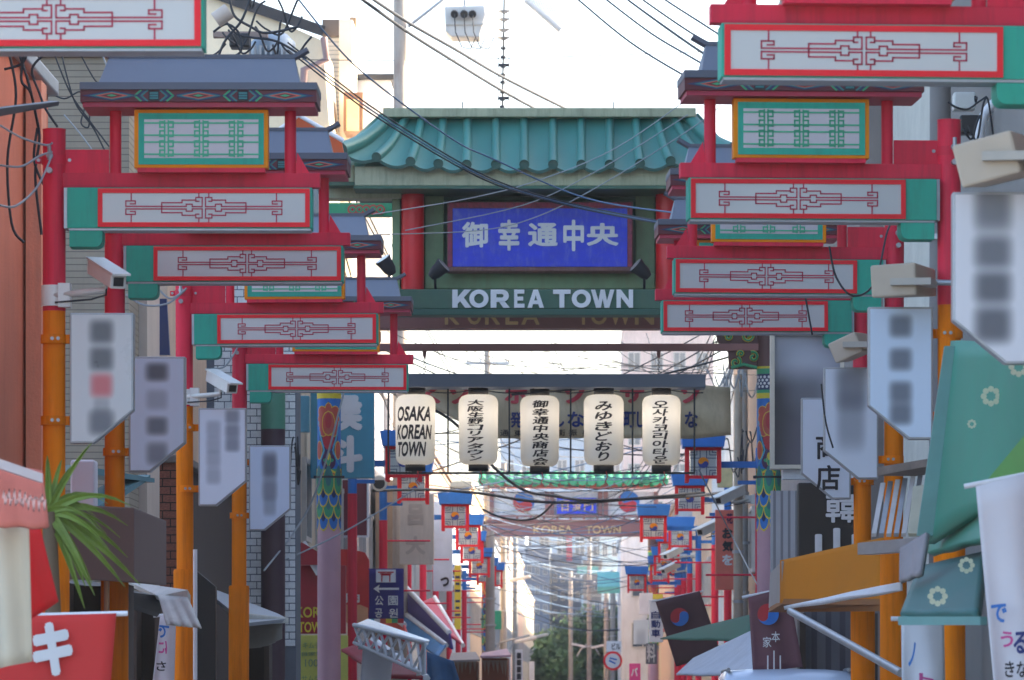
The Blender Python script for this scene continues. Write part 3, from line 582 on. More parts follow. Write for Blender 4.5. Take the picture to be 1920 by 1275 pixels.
wirep = []
for i in range(61):
    px = 760 + i * 9.3; wirep.append((lx(px), LD - .15, lz(731 + 7 * abs(math.sin((px - 779) / 117 * math.pi)))))
MB().tube(wirep, .008, 5).build('lamp_wire', 'black', rack)
def lantern(pxc, w, t, u, label, texts, tilt=0.0):
    xc = lx(pxc); y = LD - .05; zt, zb = lz(t), lz(u); H = zt - zb; rad = w / 2 * LD / F
    r = thing('paper_lantern', label, 'lantern', (xc, y, zb - .09), 'paper lanterns hanging in the rack')
    def rr(q):      # radius at height fraction, straight sides with rounded shoulders
        e = .13; a = min(q, 1 - q) / e
        return rad * (1 if a >= 1 else .62 + .38 * math.sqrt(max(0, 1 - (1 - a) ** 2))) * (.97 + .03 * q)
    prof = []; n = 34
    for i in range(n * 2 + 1):
        q = i / (2 * n); prof.append((rr(q) - (.0045 if i % 2 else 0), zb + H * q))
    bd = MB().lathe(xc, y, prof, 40).build('paper_body', 'paper', r)
    for za, zz, nm in ((zt - .005, lz(t - 13), 'top_ring'), (lz(u + 12), zb + .005, 'bottom_ring')):
        MB().lathe(xc, y, [(rad * .46, za), (rad * .5, za), (rad * .5, zz), (rad * .43, zz), (rad * .43, za)], 32).build(nm, 'black', r)
    MB().tube([(xc - .1, y, lz(t - 12)), (xc - .06, y, lz(t - 17)), (xc + .06, y, lz(t - 17)), (xc + .1, y, lz(t - 12))], .006, 6).build('wire_handle', 'black', r)
    MB().tube([(xc + .03, y - .1, zb - .08), (xc + .05, y - .1, zb - .16), (xc + .02, y - .1, zb - .22), (xc + .06, y - .1, zb - .28)], .008, 5).build('ribbon', 'inkred', r)
    for (s, x0, x1, p0, p1, bold, sh) in texts:
        mb = MB()
        def fn(x, z):
            a = (x - xc) / rad; a = max(-1.35, min(1.35, a)); q = (z - zb) / H; R_ = rr(q) + .003
            return (xc + R_ * math.sin(a), y - R_ * math.cos(a), z)
        text_fit(mb, s, lx(x0), lx(x1), lz(p1), lz(p0), fn, bold=bold, shear=sh); mb.build('lettering', 'ink', r)
    li = bpy.data.lights.new('lantern_bulb', 'POINT'); li.energy = 1.25; li.color = (1, .84, .72); li.shadow_soft_size = .06
    lo = bpy.data.objects.new('lantern_bulb', li); col.objects.link(lo); lo.parent = r; lo.location = (0, 0, .09 + H * .72)
    return r
def vert(chars, x0, x1, p0, p1, bold=.03, sh=0.12, wide={}):
    n = len(chars); st = (p1 - p0) / n; out = []
    for i, c in enumerate(chars):
        k = 0.92 if c not in 'リノン' else .8; sk = (x1 - x0) * (1 - wide.get(c, 1)) / 2
        out.append((c, x0 + sk, x1 - sk, p0 + st * i, p0 + st * i + st * k, bold, sh))
    return out
lantern(779, 76, 741, 872, 'white paper lantern lettered OSAKA KOREAN TOWN in black', [('OSAKA', 741, 812, 764, 792, .035, .22), ('KOREAN', 738, 816, 798, 826, .035, .22), ('TOWN', 741, 802, 830, 858, .035, .22)])
lantern(897, 75, 741, 872, 'white paper lantern with nine black characters beginning 大阪生野', vert('大阪生野コリアタウン', 876, 908, 752, 868, wide={'リ': .7, 'ン': .8}))
lantern(1012, 74, 743, 875, 'white paper lantern with black characters beginning 御幸通, middle of the rack', vert('御幸通中央商店会', 998, 1030, 753, 875, wide={'中': .9}))
lantern(1132, 76, 741, 873, 'white paper lantern with black hiragana beginning みゆき', vert('みゆきどおり', 1115, 1148, 755, 868, .026, .2, wide={'り': .65}))
lantern(1240, 73, 742, 873, 'white paper lantern with black hangul characters beginning 오사카', vert('오사카코리아타운', 1222, 1252, 754, 872, .024, .1))

# ------------------------------------------------------------ beige banner stretched across the street behind the lanterns
BD = 69.0
def bpt(px, py, d=BD): return W(px, py, d)
ban = thing('street_banner', 'beige canvas banner with red and blue writing stretched behind the lanterns', 'banner', tuple(bpt(1040, 822)))
mb = MB(); nu, nv = 40, 10; vs = []
def ban_pt(px, v):
    top = 712 + 14 * abs((px - 1050) / 320) ** 2; bot = 822 - (0 if px > 930 else (930 - px) * .48) - max(0, px - 1300) * .08
    bot = max(bot, top + 6); py = bot + (top - bot) * v
    q = W(px, py, BD); q.y += .09 * math.sin(px * .045 + v * 3) + .05 * math.sin(px * .021 + 6 * v); return q
for j in range(nv + 1):
    for i in range(nu + 1): vs.append(ban_pt(740 + 630 * i / nu, j / nv))
mb.add(vs, [(j * (nu + 1) + i, j * (nu + 1) + i + 1, (j + 1) * (nu + 1) + i + 1, (j + 1) * (nu + 1) + i) for j in range(nv) for i in range(nu)], 0, True)
mb.build('canvas', 'canvas', ban, solid=.01)
def ban_txt(ch, a, b, t, u, m, bold=.03):
    mb = MB(); vs, fs = text2d(ch, bold, 0)
    def fn(x, z):
        px = VX + x * F / BD; py = VY - (z - EYE) * F / BD; top = 712 + 14 * abs((px - 1050) / 320) ** 2; bot = 822 - (0 if px > 930 else (930 - px) * .48) - max(0, px - 1300) * .08
        v = (py - bot) / (top - bot); p = ban_pt(px, v); return (p.x, p.y - .02, p.z)
    text_fit(mb, ch, (a - VX) * BD / F, (b - VX) * BD / F, EYE + (VY - u) * BD / F, EYE + (VY - t) * BD / F, fn, bold=bold); mb.build('lettering', m, ban)
for ch, a, b in (('く', 796, 826), ('ソ', 838, 884), ('ボ', 946, 992), ('ソ', 1053, 1098), ('サ', 1162, 1208), ('ソ', 1272, 1314)): ban_txt(ch, a, b, 722, 757, 'inkred', .045)
for ch, a, b in (('発', 957, 980), ('し', 1040, 1058), ('な', 1064, 1096), ('町', 1168, 1192), ('し', 1194, 1210), ('な', 1284, 1308)): ban_txt(ch, a, b, 772, 802, 'inkblue', .03)
for ch, a in zip('通東商店街振興', (938, 964, 992, 1020, 1044, 1066, 1092)): ban_txt(ch, a, a + 16, 806, 818, 'ink', .015)

# floodlights on the gate
def floodlight(px, py, d, sg, label):
    c = W(px, py, d); r = thing('floodlight', label, 'floodlight', tuple(c + Vector((0, 0, -.2))), 'floodlights on the gate')
    dr = Vector((sg * .75, -.2, .66)).normalized()
    MB().tube([c - dr * .12, c - dr * .05, c + dr * .04, c + dr * .12], [.05, .085, .095, .115], 16).build('housing', 'darkmetal', r)
    MB().tube([c + dr * .121, c + dr * .125], .1, 16).build('lens', mat('lamp_glass', S(190, 190, 180), .1), r)
    MB().tube([c - dr * .03, c + Vector((-sg * .03, .02, -.12)), c + Vector((-sg * .03, .05, -.2)), c + Vector((-sg * .03, .25, -.22))], .018, 8).build('bracket', 'darkmetal', r)
floodlight(820, 508, 63.4, 1, 'dark floodlight aimed at the blue board, on the blue shop sign side')
floodlight(1204, 508, 63.4, -1, 'dark floodlight aimed at the blue board, on the dark tall sign side')
floodlight(727, 500, 62.8, -.6, 'dark floodlight mounted outside the gate corner post')
# ------------------------------------------------------------ buildings
GL = mat('window_glass', S(70, 84, 100), .08, 0, .2, .6, spec=.8)
FRM = mat('window_frame', S(190, 188, 184), .5)
def building(name, label, x0, x1, y0, y1, z1, wm, cap=None, side=0, win_front=(), floors=0, seed=0, capm=None, group=None, ww=1.1):
    r = thing(name, label, 'building', ((x0 + x1) / 2, (y0 + y1) / 2, 0), group)
    MB().box(x0, x1, y0, y1, 0.002, z1).build('wall', wm, r)
    MB().box(x0 - .08, x1 + .08, y0 - .08, y1 + .08, z1, z1 + (cap or .18)).build('parapet', capm or wm, r, bevel=.015)
    def win(cx, cz, w, h, front):
        if front:
            f = MB().box(cx - w / 2, cx + w / 2, y0 - .06, y0 + .02, cz - h / 2, cz - h / 2 + .06).box(cx - w / 2, cx + w / 2, y0 - .06, y0 + .02, cz + h / 2 - .06, cz + h / 2).box(cx - w / 2, cx - w / 2 + .06, y0 - .06, y0 + .02, cz - h / 2 + .06, cz + h / 2 - .06).box(cx + w / 2 - .06, cx + w / 2, y0 - .06, y0 + .02, cz - h / 2 + .06, cz + h / 2 - .06).box(cx - .03, cx + .03, y0 - .05, y0 + .02, cz - h / 2 + .06, cz + h / 2 - .06)
            f = f.build('window', FRM, r); MB().box(cx - w / 2 + .06, cx + w / 2 - .06, y0 - .02, y0 + .01, cz - h / 2 + .06, cz + h / 2 - .06).build('pane', GL, f)
        else:
            xs = x1 if side > 0 else x0; s = side
            f = MB().box(xs - s * .02, xs + s * .07, cx - w / 2, cx + w / 2, cz - h / 2, cz - h / 2 + .07).box(xs - s * .02, xs + s * .07, cx - w / 2, cx + w / 2, cz + h / 2 - .07, cz + h / 2).box(xs - s * .02, xs + s * .07, cx - w / 2, cx - w / 2 + .07, cz - h / 2 + .07, cz + h / 2 - .07).box(xs - s * .02, xs + s * .07, cx + w / 2 - .07, cx + w / 2, cz - h / 2 + .07, cz + h / 2 - .07)
            f = f.build('window', FRM, r); MB().box(xs - s * .01, xs + s * .02, cx - w / 2 + .07, cx + w / 2 - .07, cz - h / 2 + .07, cz + h / 2 - .07).build('pane', GL, f)
    for (cx, cz, w, h) in win_front: win(cx, cz, w, h, True)
    rnd = random.Random(seed)
    if side and floors:
        n = max(1, int((y1 - y0) / 3.2))
        for fl in range(1, floors):
            for i in range(n): win(y0 + (i + .5) * (y1 - y0) / n, 1.5 + fl * 2.9, 1.4, 1.2, False)
    return r
stu = lambda n, c, d=(120, 110, 100), a=.35: mat(n, S(*c), .85, 0, .12, .7, bump=.25, bsc=40, dirt=S(*d), damt=a)
MOR = stu('orange_stucco', (222, 122, 88), (190, 92, 66), .4)
building('corner_building', 'orange rendered building end beside the red poles', -9, -4.3, 30, 38.5, 6.4, MOR, .12, 1, capm=M['steel'])
MB().box(-4.28, -4.16, 36.8, 37.15, 0, 6.3).one('pilaster_strip', stu('pale_orange_stucco', (232, 150, 118)), 'pale orange pilaster strip on the orange building', 'pilaster')
MB().box(*[W(62, 0, 37.6).x, W(74, 0, 37.6).x], 37.55, 37.7, W(0, 870, 37.6).z, W(0, 575, 37.6).z).one('hanging_sign', mat('black_board', S(34, 32, 36), .4), 'narrow black hanging sign behind the red and orange pole', 'sign', bevel=.01)
SID = lines_mat('beige_siding', S(158, 148, 130), S(112, 102, 90), .062, 'Z', .16, dirt=S(120, 112, 100))
building('siding_house', 'house wall of beige horizontal siding behind the pentagon sign', -9, -4.36, 46, 47, 7.7, SID, .1, 1)
building('grey_house', 'pale grey house rising behind the beige siding wall', -12, -6.5, 58, 64, 9.3, stu('grey_render', (150, 152, 160)), .2, 1)
building('stucco_house', 'pink beige stucco house beside the beige siding wall', -9, -4.28, 47.02, 48.4, 5.9, stu('pink_stucco', (206, 188, 172), (170, 150, 136)), .1, 1)
BRK = mat('brown_mortar', S(60, 46, 42), .9, 0, .1, 3)
bh = building('brick_house', 'dark brown brick house front beside the orange poles', -9, -4.22, 50, 58, 4.0, BRK, .08, 1, capm=stu('coping', (120, 110, 104)))
building('tan_house', 'tan upper storey set back above the dark brick house', -9, -4.6, 53, 58.5, 7.0, stu('tan_render', (200, 170, 146)), .1, 1)
def brick_row(parent, x0, x1, y, z0, z1, bw, bh_, gap, m, limit=300, proud=.012):
    me = None; n = 0; row = 0; z = z1
    rnd = random.Random(3); ofs = OFF[parent]; wpar = parent
    while z - bh_ > z0 and n < limit:
        x = x1 + (bw + gap) * (.5 if row % 2 else 0)
        while x > x0 and n < limit:
            a = max(x - bw, x0)
            xe = min(x, x1)
            if xe - a > .03:
                if me is None:
                    b = MB().box(-.5, .5, -proud, 0, -.5, .5); ob = b.build('brick', m); ob.parent = parent; me = ob.data
                else: ob = bpy.data.objects.new('brick', me); col.objects.link(ob); ob.parent = parent
                ob.location = Vector(((xe + a) / 2, y - rnd.uniform(0, .004), z - bh_ / 2)) - ofs; ob.scale = (xe - a, 1, bh_); n += 1
            x -= bw + gap
        z -= bh_ + gap; row += 1
brick_row(bh.children[0], -4.62, -4.23, 50, 2.0, 4.0, .155, .072, .012, mat('brown_brick', S(136, 82, 68), .8, 0, .35, 5, bump=.3, bsc=50), 80)
TM = mat('dark_grout', S(104, 110, 120), .9, 0, .1, 3)
tb = building('tiled_building', 'pale grey tiled building corner with dark grout behind the purple pillar', -6.2, -3.6, 60, 61.0, 7.4, TM, .15, 1, capm=stu('tile_cap', (170, 172, 176)))
brick_row(tb.children[0], -4.62, -3.61, 60, 1.55, 6.05, .150, .078, .012, mat('pale_glazed_tile', S(220, 232, 248, 1.3), .3, 0, .08, 3, dirt=S(150, 150, 150), damt=.3), 300)
mb = MB(); zz = 7.36
for row in range(15):
    for q in range(8):
        x1_ = -3.61 - q * .162 - (.081 if row % 2 else 0); mb.box(x1_ - .15, x1_, 59.988, 60, zz - .078, zz)
    zz -= .09
o = mb.build('upper_brick_field', mat('pale_glazed_tile', (1, 1, 1)), tb.children[0]); o['kind'] = 'stuff'
CRM = stu('cream_render', (226, 212, 184), (190, 170, 140), .3)
ap = building('apartment_block', 'cream apartment block with brown pipe rising behind the small grey roof', -11, W(618, 0, 92).x, 92, 98, 12.2, CRM, .2, 1, [(W(560, 0, 92).x, 11, .9, 1.3)])
MB().prism([(-11, 12.4), (W(618, 0, 92).x, 12.4), (W(605, 0, 92).x, EYE + 1225 * 92 / F), (W(520, 0, 92).x, EYE + 1262 * 92 / F), (-11, 17)], 92.1, 97.9).build('upper_storey', CRM, ap)
MB().slab([W(604, 68, 92), W(440, 12, 92), W(300, -40, 92), W(300, -40, 99), W(440, 12, 99), W(604, 68, 99)], .2).build('sloping_roof', 'darkmetal', ap)
MB().tube([W(607, 70, 91.8), W(612, 112, 91.8), W(570, 130, 91.8), W(566, 230, 91.8)], .07, 10).build('drain_pipe', mat('pinkish_pipe', S(150, 124, 122), .5), ap)
GT = lines_mat('grid_tile', S(224, 222, 218), S(160, 166, 172), .085, 'Z', .2); 
tw = building('tower_house', 'white tiled stair tower with sunlit pier beside the wooden pole', W(612, 0, 96).x, W(636, 0, 96).x, 96, 101, EYE + 1230 * 96 / F, GT, .35, 1, capm=mat('brown_cap', S(120, 104, 92), .6))
MB().box(W(636, 0, 96).x + .002, W(661, 0, 96).x, 95.9, 101, 0, EYE + 1262 * 96 / F).build('pier', stu('white_render', (236, 228, 212), (200, 190, 170), .2), tw)
MB().box(W(660, 0, 99).x, W(672, 0, 99).x, 98, 100.5, EYE + 1150 * 99 / F, EYE + 1255 * 99 / F).build('chimney', mat('tan_board', S(190, 150, 110), .7), tw)
lo_ = building('white_annex', 'low white panel annex beside the wooden pole above the gate ridge', W(661, 0, 98).x + .01, W(732, 0, 98).x, 98, 104, EYE + 1150 * 98 / F, stu('pale_render', (214, 212, 212)), .12, 1, capm=M['darkmetal'])
MB().box(W(646, 0, 95).x, W(682, 0, 95).x, 94.6, 95.8, EYE + 1050 * 95 / F, EYE + 1122 * 95 / F).build('door_frame', mat('brown_panel', S(140, 104, 84), .6), tw)
MB().box(W(652, 0, 95).x, W(675, 0, 95).x, 94.5, 94.6, EYE + 1050 * 95 / F, EYE + 1108 * 95 / F).build('door_leaf', mat('cream_panel', S(232, 206, 156), .6), tw)
# street rows further along
pal = [(196, 180, 156), (170, 168, 170), (206, 200, 190), (150, 130, 116), (188, 196, 204), (214, 190, 160), (140, 146, 156), (200, 170, 150)]
nm = ['sandy', 'grey', 'ivory', 'brown', 'pale blue', 'buff', 'slate', 'rose']
bl = [-1, 68]; y = 68.0; rnd = random.Random(11); k = 0
ends = ['beside the teal shop sign', 'behind the faded hanging sign', 'behind the second lantern post', 'behind the far yellow banner', 'before the far gate', 'just past the far gate', 'well past the far gate', 'near the end of the street', 'at the far end of the street']
for dep, h in ((18, 6.4), (16, 7.6), (20, 7.0), (24, 8.0), (26, 7.2), (40, 9.0), (50, 8.2), (60, 10.0), (70, 9.0)):
    c = pal[k % 8]; building('shop_house', '%s rendered shop house on the teal sign side, %s' % (nm[k % 8], ends[k]), -9, -3.95 - .25 * rnd.random(), y, y + dep - .3, h, stu('render_a%d' % k, c), .2, 1, [(-4.8, h - 1.6, 1.1, 1.2)], 2, k); y += dep; k += 1
y = 86.0; k = 0; rnd = random.Random(5)
for dep, h in ((14, 8.6), (18, 8.4), (22, 8.5), (26, 8.3), (30, 8.0), (40, 7.2), (50, 7.4), (60, 9.5), (70, 9.0)):
    c = pal[(k + 3) % 8]; building('shop_house', '%s rendered shop house on the dark sign side, %s' % (nm[(k + 3) % 8], ['behind the tan pole', 'behind the blue lantern posts', 'behind the second blue post', 'behind the far cameras', 'before the far gate', 'just past the far gate', 'well past the far gate', 'near the end of the street', 'at the far end of the street'][k]), 2.95 + .25 * rnd.random(), 9, y, y + dep - .3, h, stu('render_b%d' % k, c), .2, -1, [(3.8, h - 1.6, 1.1, 1.2)], 2, k); y += dep; k += 1
COR = lines_mat('cream_corrugated', S(216, 212, 200), S(150, 146, 136), .11, 'X', .3, bump=.8, dist=.03)
building('awning_shop', 'shop building behind the green flowered awning', 3.75, 10, 20, 49.8, 11.5, stu('dim_render', (120, 116, 112)), .2, -1)
building('corrugated_house', 'cream corrugated house behind the grey utility pole', 3.62, 10, 50, 58, 12.0, COR, .2, -1)
building('pillar_house', 'tall house behind the big dark sign beside the gate', 3.35, 10, 58.3, 85.5, 13.0, stu('house_render', (150, 140, 136)), .2, -1)
# distant blocks
def far_block(label, px0, px1, py, d, c, wins):
    x0, x1 = W(px0, 0, d).x, W(px1, 0, d).x; z = W(0, py, d).z; nx, nz = wins
    wl = [(x0 + (i + .5) * (x1 - x0) / nx, 3 + (j + .5) * (z - 4) / nz, (x1 - x0) / nx * .55, (z - 4) / nz * .5) for i in range(nx) for j in range(nz)]
    return building('distant_block', label, x0, x1, d, d + 25, z, stu('far_' + label.split()[0], c), .4, 0, wl)
far_block('pinkish tower block far beyond the lantern rack', 1168, 1338, 622, 430, (214, 190, 184), (4, 9))
far_block('silver office block far behind the far gate', 905, 985, 905, 470, (190, 200, 212), (4, 7))
far_block('ivory block standing behind the street trees', 1018, 1066, 1065, 520, (226, 206, 170), (2, 4))
far_block('glassy block far past the far gate on the white wall side', 1125, 1180, 985, 500, (176, 196, 204), (3, 5))
far_block('white walled building past the far gate with teal awning', 1166, 1245, 1005, 205, (216, 216, 220), (1, 2))
MB().slab([W(1120, 1100, 215), W(1172, 1100, 215), W(1172, 1072, 220), W(1120, 1072, 220)], .3).one('teal_awning', mat('teal_canvas', S(120, 190, 180), .8), 'pale teal awning on the white walled building past the far gate', 'awning')

# ------------------------------------------------------------ the far gate
FD = 172.0
fg = thing('far_gate', 'distant gate with two red and blue comma circles and small blue board', 'gate', (W(1065, 0, FD).x, FD, 0))
fp = lambda px: (px - VX) * FD / F
fz = lambda py: EYE + (VY - py) * FD / F
MB().box(fp(912), fp(1236), FD - .2, FD + .2, fz(1006), fz(976)).build('lettered_beam', 'brown', fg)
mb = MB(); text_fit(mb, 'KOREA', fp(1000), fp(1074), fz(1001), fz(986), lambda x, z: (x, FD - .22, z), bold=.02); text_fit(mb, 'TOWN', fp(1098), fp(1164), fz(1001), fz(986), lambda x, z: (x, FD - .22, z), bold=.02); mb.build('lettering', 'gold', fg)
MB().box(fp(922), fp(1228), FD - .05, FD + .1, fz(972), fz(922)).build('white_panel', mat('far_white', S(224, 220, 214), .6), fg)
for py in (968, 976): MB().box(fp(915), fp(1234), FD - .3, FD - .2, fz(py + 1.5), fz(py - 1.5)).build('rail', 'brown', fg)
for i in range(13): MB().box(fp(920 + i * 25) - .04, fp(920 + i * 25) + .04, FD - .29, FD - .21, fz(975), fz(967)).build('baluster', 'brown', fg)
for px in (1026, 1035, 1125, 1136, 922, 1230): MB().box(fp(px) - .08, fp(px) + .08, FD - .15, FD - .05, fz(968), fz(922)).build('panel_post', 'brown', fg)
fb = MB().box(fp(1044), fp(1118), FD - .3, FD - .16, fz(964), fz(934)).build('name_board', 'bluefield', fg)
for i, ch in enumerate('百済門'): mb = MB(); text_fit(mb, ch, fp(1051 + i * 22), fp(1068 + i * 22), fz(959), fz(939), lambda x, z: (x, FD - .31, z), bold=.02); mb.build('character', 'gold', fb)
for px in (982, 1179):
    mb = MB(); c = (fp(px), fz(941)); taegeuk(mb, lambda x, z: (c[0] + x, FD - .07, c[1] + z), fp(1003) - fp(983), -.9 + math.pi, 0, 1); 
    mb.build('comma_circle', ['d_lotusred', 'd_blue'], fg)
tl = MB().box(fp(915), fp(1240), FD - .5, FD + .5, fz(915), fz(907)).build('painted_eave', 'd_lotus', fg)
for i in range(16): MB().box(fp(918 + i * 20), fp(926 + i * 20), FD - .53, FD - .5, fz(914), fz(908)).build('eave_ornament', 'd_green', fg)
for i in range(21):
    x = fp(905 + i * 17); MB().tube([(x, FD - 1.0, fz(905)), (x, FD - .3, fz(899)), (x, FD, fz(890))], fp(908) - fp(900), 8).build('roof_rib', 'd_green', fg)
MB().slab([(fp(900), FD - .95, fz(904)), (fp(1250), FD - .95, fz(904)), (fp(1250), FD, fz(891)), (fp(900), FD, fz(891))], .08).build('roof', 'rooftile', fg)
for px in (913, 1225): painted_column(fg, fp(px), FD + .1, .19, lambda py: fz(1003 + (py - 640) * .62), 600)

# ------------------------------------------------------------ lantern posts
def lantern_post(X, px, py, w, label, rods=True, s=1, roofw=.72):
    d = 4500 / w; c = W(px, py, d); B = MB
    r = thing('lantern_post', label, 'lantern post', (X, d, 0), 'blue and red lantern posts')
    zc = c.z; h = .25
    B().cyl(X, d, .1, 4.72, .075, n=14).build('lower_pole', 'red', r); B().cyl(X, d, 4.72, zc + .25, .07, n=14).build('upper_pole', 'd_blue', r)
    B().box(X, c.x + (-h if s > 0 else h), d - .03, d + .03, zc - .06, zc + .04).build('arm', 'd_blue', r)
    B().box(X, X + s * .35, d - .02, d + .02, zc - .32, zc - .26).build('brace', 'd_blue', r)
    y0 = d - .25
    lb = B().box(c.x - h + .05, c.x + h - .05, y0 + .02, d + .23, zc - h + .05, zc + h - .03).build('lantern_box', 'acrylic', r)
    fr = B()
    for sx in (-1, 1):
        fr.box(c.x + sx * h - .03, c.x + sx * h + .03, y0, y0 + .05, zc - h - .04, zc + h); B().box(c.x + sx * h - .03, c.x + sx * h + .03, d + .2, d + .25, zc - h - .04, zc + h).build('corner_post', 'redframe', lb)
    fr.box(c.x - h, c.x + h, y0 + .005, y0 + .045, zc - h + .01, zc - h + .06).box(c.x - h, c.x + h, y0 + .005, y0 + .045, zc + h - .05, zc + h)
    fr.build('red_frame', 'redframe', lb)
    P = quad_sym([[(.2, .12), (.1, .12), (.1, .2)], [(.2, .07), (.05, .07), (.05, .2)], [(.2, .16), (.14, .16), (.14, .2)]])
    B().strokes(P, .012, y0 + .02, .006, 0, lambda x, z: (c.x + x, zc + .01 + z)).build('lattice', 'd_navy', lb)
    mb = B(); taegeuk(mb, lambda x, z: (c.x + x, y0 + .008, zc + .01 + z), .085, -.5, 0, 1); mb.build('comma_emblem', ['orangeframe', mat('emblem_blue', S(44, 62, 140), .5)], lb)
    mb = B(); rz = [(c.x - roofw / 2 + .04, zc + h), (c.x + roofw / 2 - .04, zc + h), (c.x + roofw / 2, zc + h + .24), (c.x - roofw / 2, zc + h + .24)]
    mb.prism(rz, y0 - .1, d + .35); mb.build('lantern_roof', 'd_blue', r, bevel=.01)
    if rods:
        for z in (4.35, 3.45): B().tube([(X, d, z), (X + s * .85, d, z)], .016, 8).build('banner_rod', 'red', r)
    return r
L_ = [(757, 868, 60), (775, 915, 52), (853.7, 969, 45.6), (878, 1006, 41.7), (885, 1034, 38.4), (899, 1062, 34.9), (912, 1078, 32.6), (925, 1085, 31)]
R_ = [(1318, 870, 60), (1293, 936, 49), (1225, 990, 44.6), (1275, 1008, 39), (1254, 1034, 36), (1245, 1059, 34), (1237, 1075, 32.5), (1194, 1093, 31.6)]
ordn = ['first', 'second', 'third', 'fourth', 'fifth', 'sixth', 'seventh', 'eighth']
for i, (a, b, w) in enumerate(L_): lantern_post(-3.62, a, b, w, 'blue roofed lantern on a red post, %s beyond the teal shop sign' % ordn[i], i not in (0,))
for i, (a, b, w) in enumerate(R_): lantern_post(2.75, a, b, w, 'blue roofed lantern on a red post, %s beyond the big dark sign' % ordn[i], True, -1)

# ------------------------------------------------------------ cameras and loudspeakers on the poles
def cctv(tip, back, pole, label, dome=False, sc=1.0, d0=None):
    tip, back, pole = Vector(tip), Vector(back), Vector(pole); r = thing('security_camera', label, 'camera', tuple(pole), 'street cameras'); a = (tip - back); L = a.length; a.normalize()
    rt = a.cross(Vector((0, 0, 1))).normalized(); up = rt.cross(a).normalized(); w, h = .055 * sc, .05 * sc
    def bx(mb, s0, s1, w_, h0, h1, mi=0):
        vs = [back + a * s + rt * x + up * z for s in (s0, s1) for x, z in ((-w_, h0), (w_, h0), (w_, h1), (-w_, h1))]
        mb.add(vs, [(0, 1, 2, 3), (7, 6, 5, 4), (0, 4, 5, 1), (1, 5, 6, 2), (2, 6, 7, 3), (3, 7, 4, 0)], mi); return mb
    wm = mat('camera_white', S(214, 214, 208), .4, 0, .08, 4)
    bx(MB(), 0, L, w, -h, h).build('housing', wm, r, bevel=.012)
    bx(MB(), -.01, L + .07 * sc, w * 1.15, h + .001, h + .014).build('sun_shield', wm, r)
    bx(MB(), L + .001, L + .006, w * .62, -h * .62, h * .55).build('lens_window', 'black', r)
    m = back + a * L * .5 - up * h; MB().tube([m, m - up * .06, pole + Vector((0, -.06, 0)), pole], .022, 8).build('bracket_arm', wm, r)
    MB().tube([pole + Vector((0, 0, -.07)), pole + Vector((0, 0, .07))], .084, 20).box(pole.x + .04, pole.x + .12, pole.y - .1, pole.y + .02, pole.z - .08, pole.z + .08).build('pole_plate', wm, r)
    MB().tube([m, m + Vector((0, 0, -.09)), m + Vector((-.1, 0, -.12)), pole + Vector((.02, -.09, -.05))], .007, 5).build('lead', 'cable', r)
d = dL[1]; cctv(W(222, 528, d - .45), W(178, 500, d + .1), (XL, d, W(0, 555, d).z), 'white security camera above the smudged pentagon sign beside the orange wall')
d = dL[3]; cctv(W(436, 728, d - .4), W(396, 705, d), (XL, d, W(0, 745, d).z), 'tilted security camera on the pole before the white tiled building')
d = 61; cctv(W(510, 797, d - .9), W(506, 781, d - .5), (W(510, 0, d).x, d - .2, W(0, 812, d).z), 'small white camera on the green and purple pillar', sc=1.5)
gp = thing('purple_pillar', 'round pillar painted green above and dark purple below before the tiled building', 'pillar', (W(512, 0, 59.6).x, 59.6, 0))
x = W(512, 0, 59.6).x
MB().cyl(x, 59.6, .1, W(0, 805, 59.6).z, .15, n=28).build('lower_shaft', mat('dark_purple', S(66, 44, 56), .5), gp); MB().cyl(x, 59.6, W(0, 805, 59.6).z, W(0, 690, 59.6).z, .152, n=28).build('upper_shaft', mat('pillar_green', S(74, 140, 116), .5), gp)
for (px, py, d, lab) in ((712, 905, 84, 'beside the topmost faded hanging sign lantern'), (838, 1035, 112, 'below the third lantern post'), (857, 1072, 126, 'below the fifth lantern post')):
    c = W(px, py, d); X = -3.62; r = thing('security_camera', 'round white camera on a lantern post ' + lab, 'camera', (X, d, c.z), 'street cameras')
    MB().tube([c + Vector((0, .25, .06)), c + Vector((0, -.2, -.02))], [.13, .14], 18).build('housing', mat('camera_white', S(214, 214, 208), .4), r); MB().tube([c + Vector((0, -.201, -.02)), c + Vector((0, -.21, -.02))], .1, 18).build('lens_window', 'black', r)
    MB().tube([c, (c.x, d, c.z + .1), (X, d, c.z + .1)], .03, 8).build('bracket_arm', 'd_blue', r)
for (px, py, d, lab) in ((1377, 925, 80, 'by the painted column of the gate'), (1340, 985, 88, 'above the orange poster'), (1268, 1034, 120, 'beside the fifth blue post'), (1263, 1062, 126, 'hanging under the cluster of blue posts')):
    c = W(px, py, d); cctv(c + Vector((-.28, -.45, -.14)), c + Vector((.12, 0, .06)), (2.75, d, c.z - .1), 'small white camera on a lantern post ' + lab, sc=1.5)
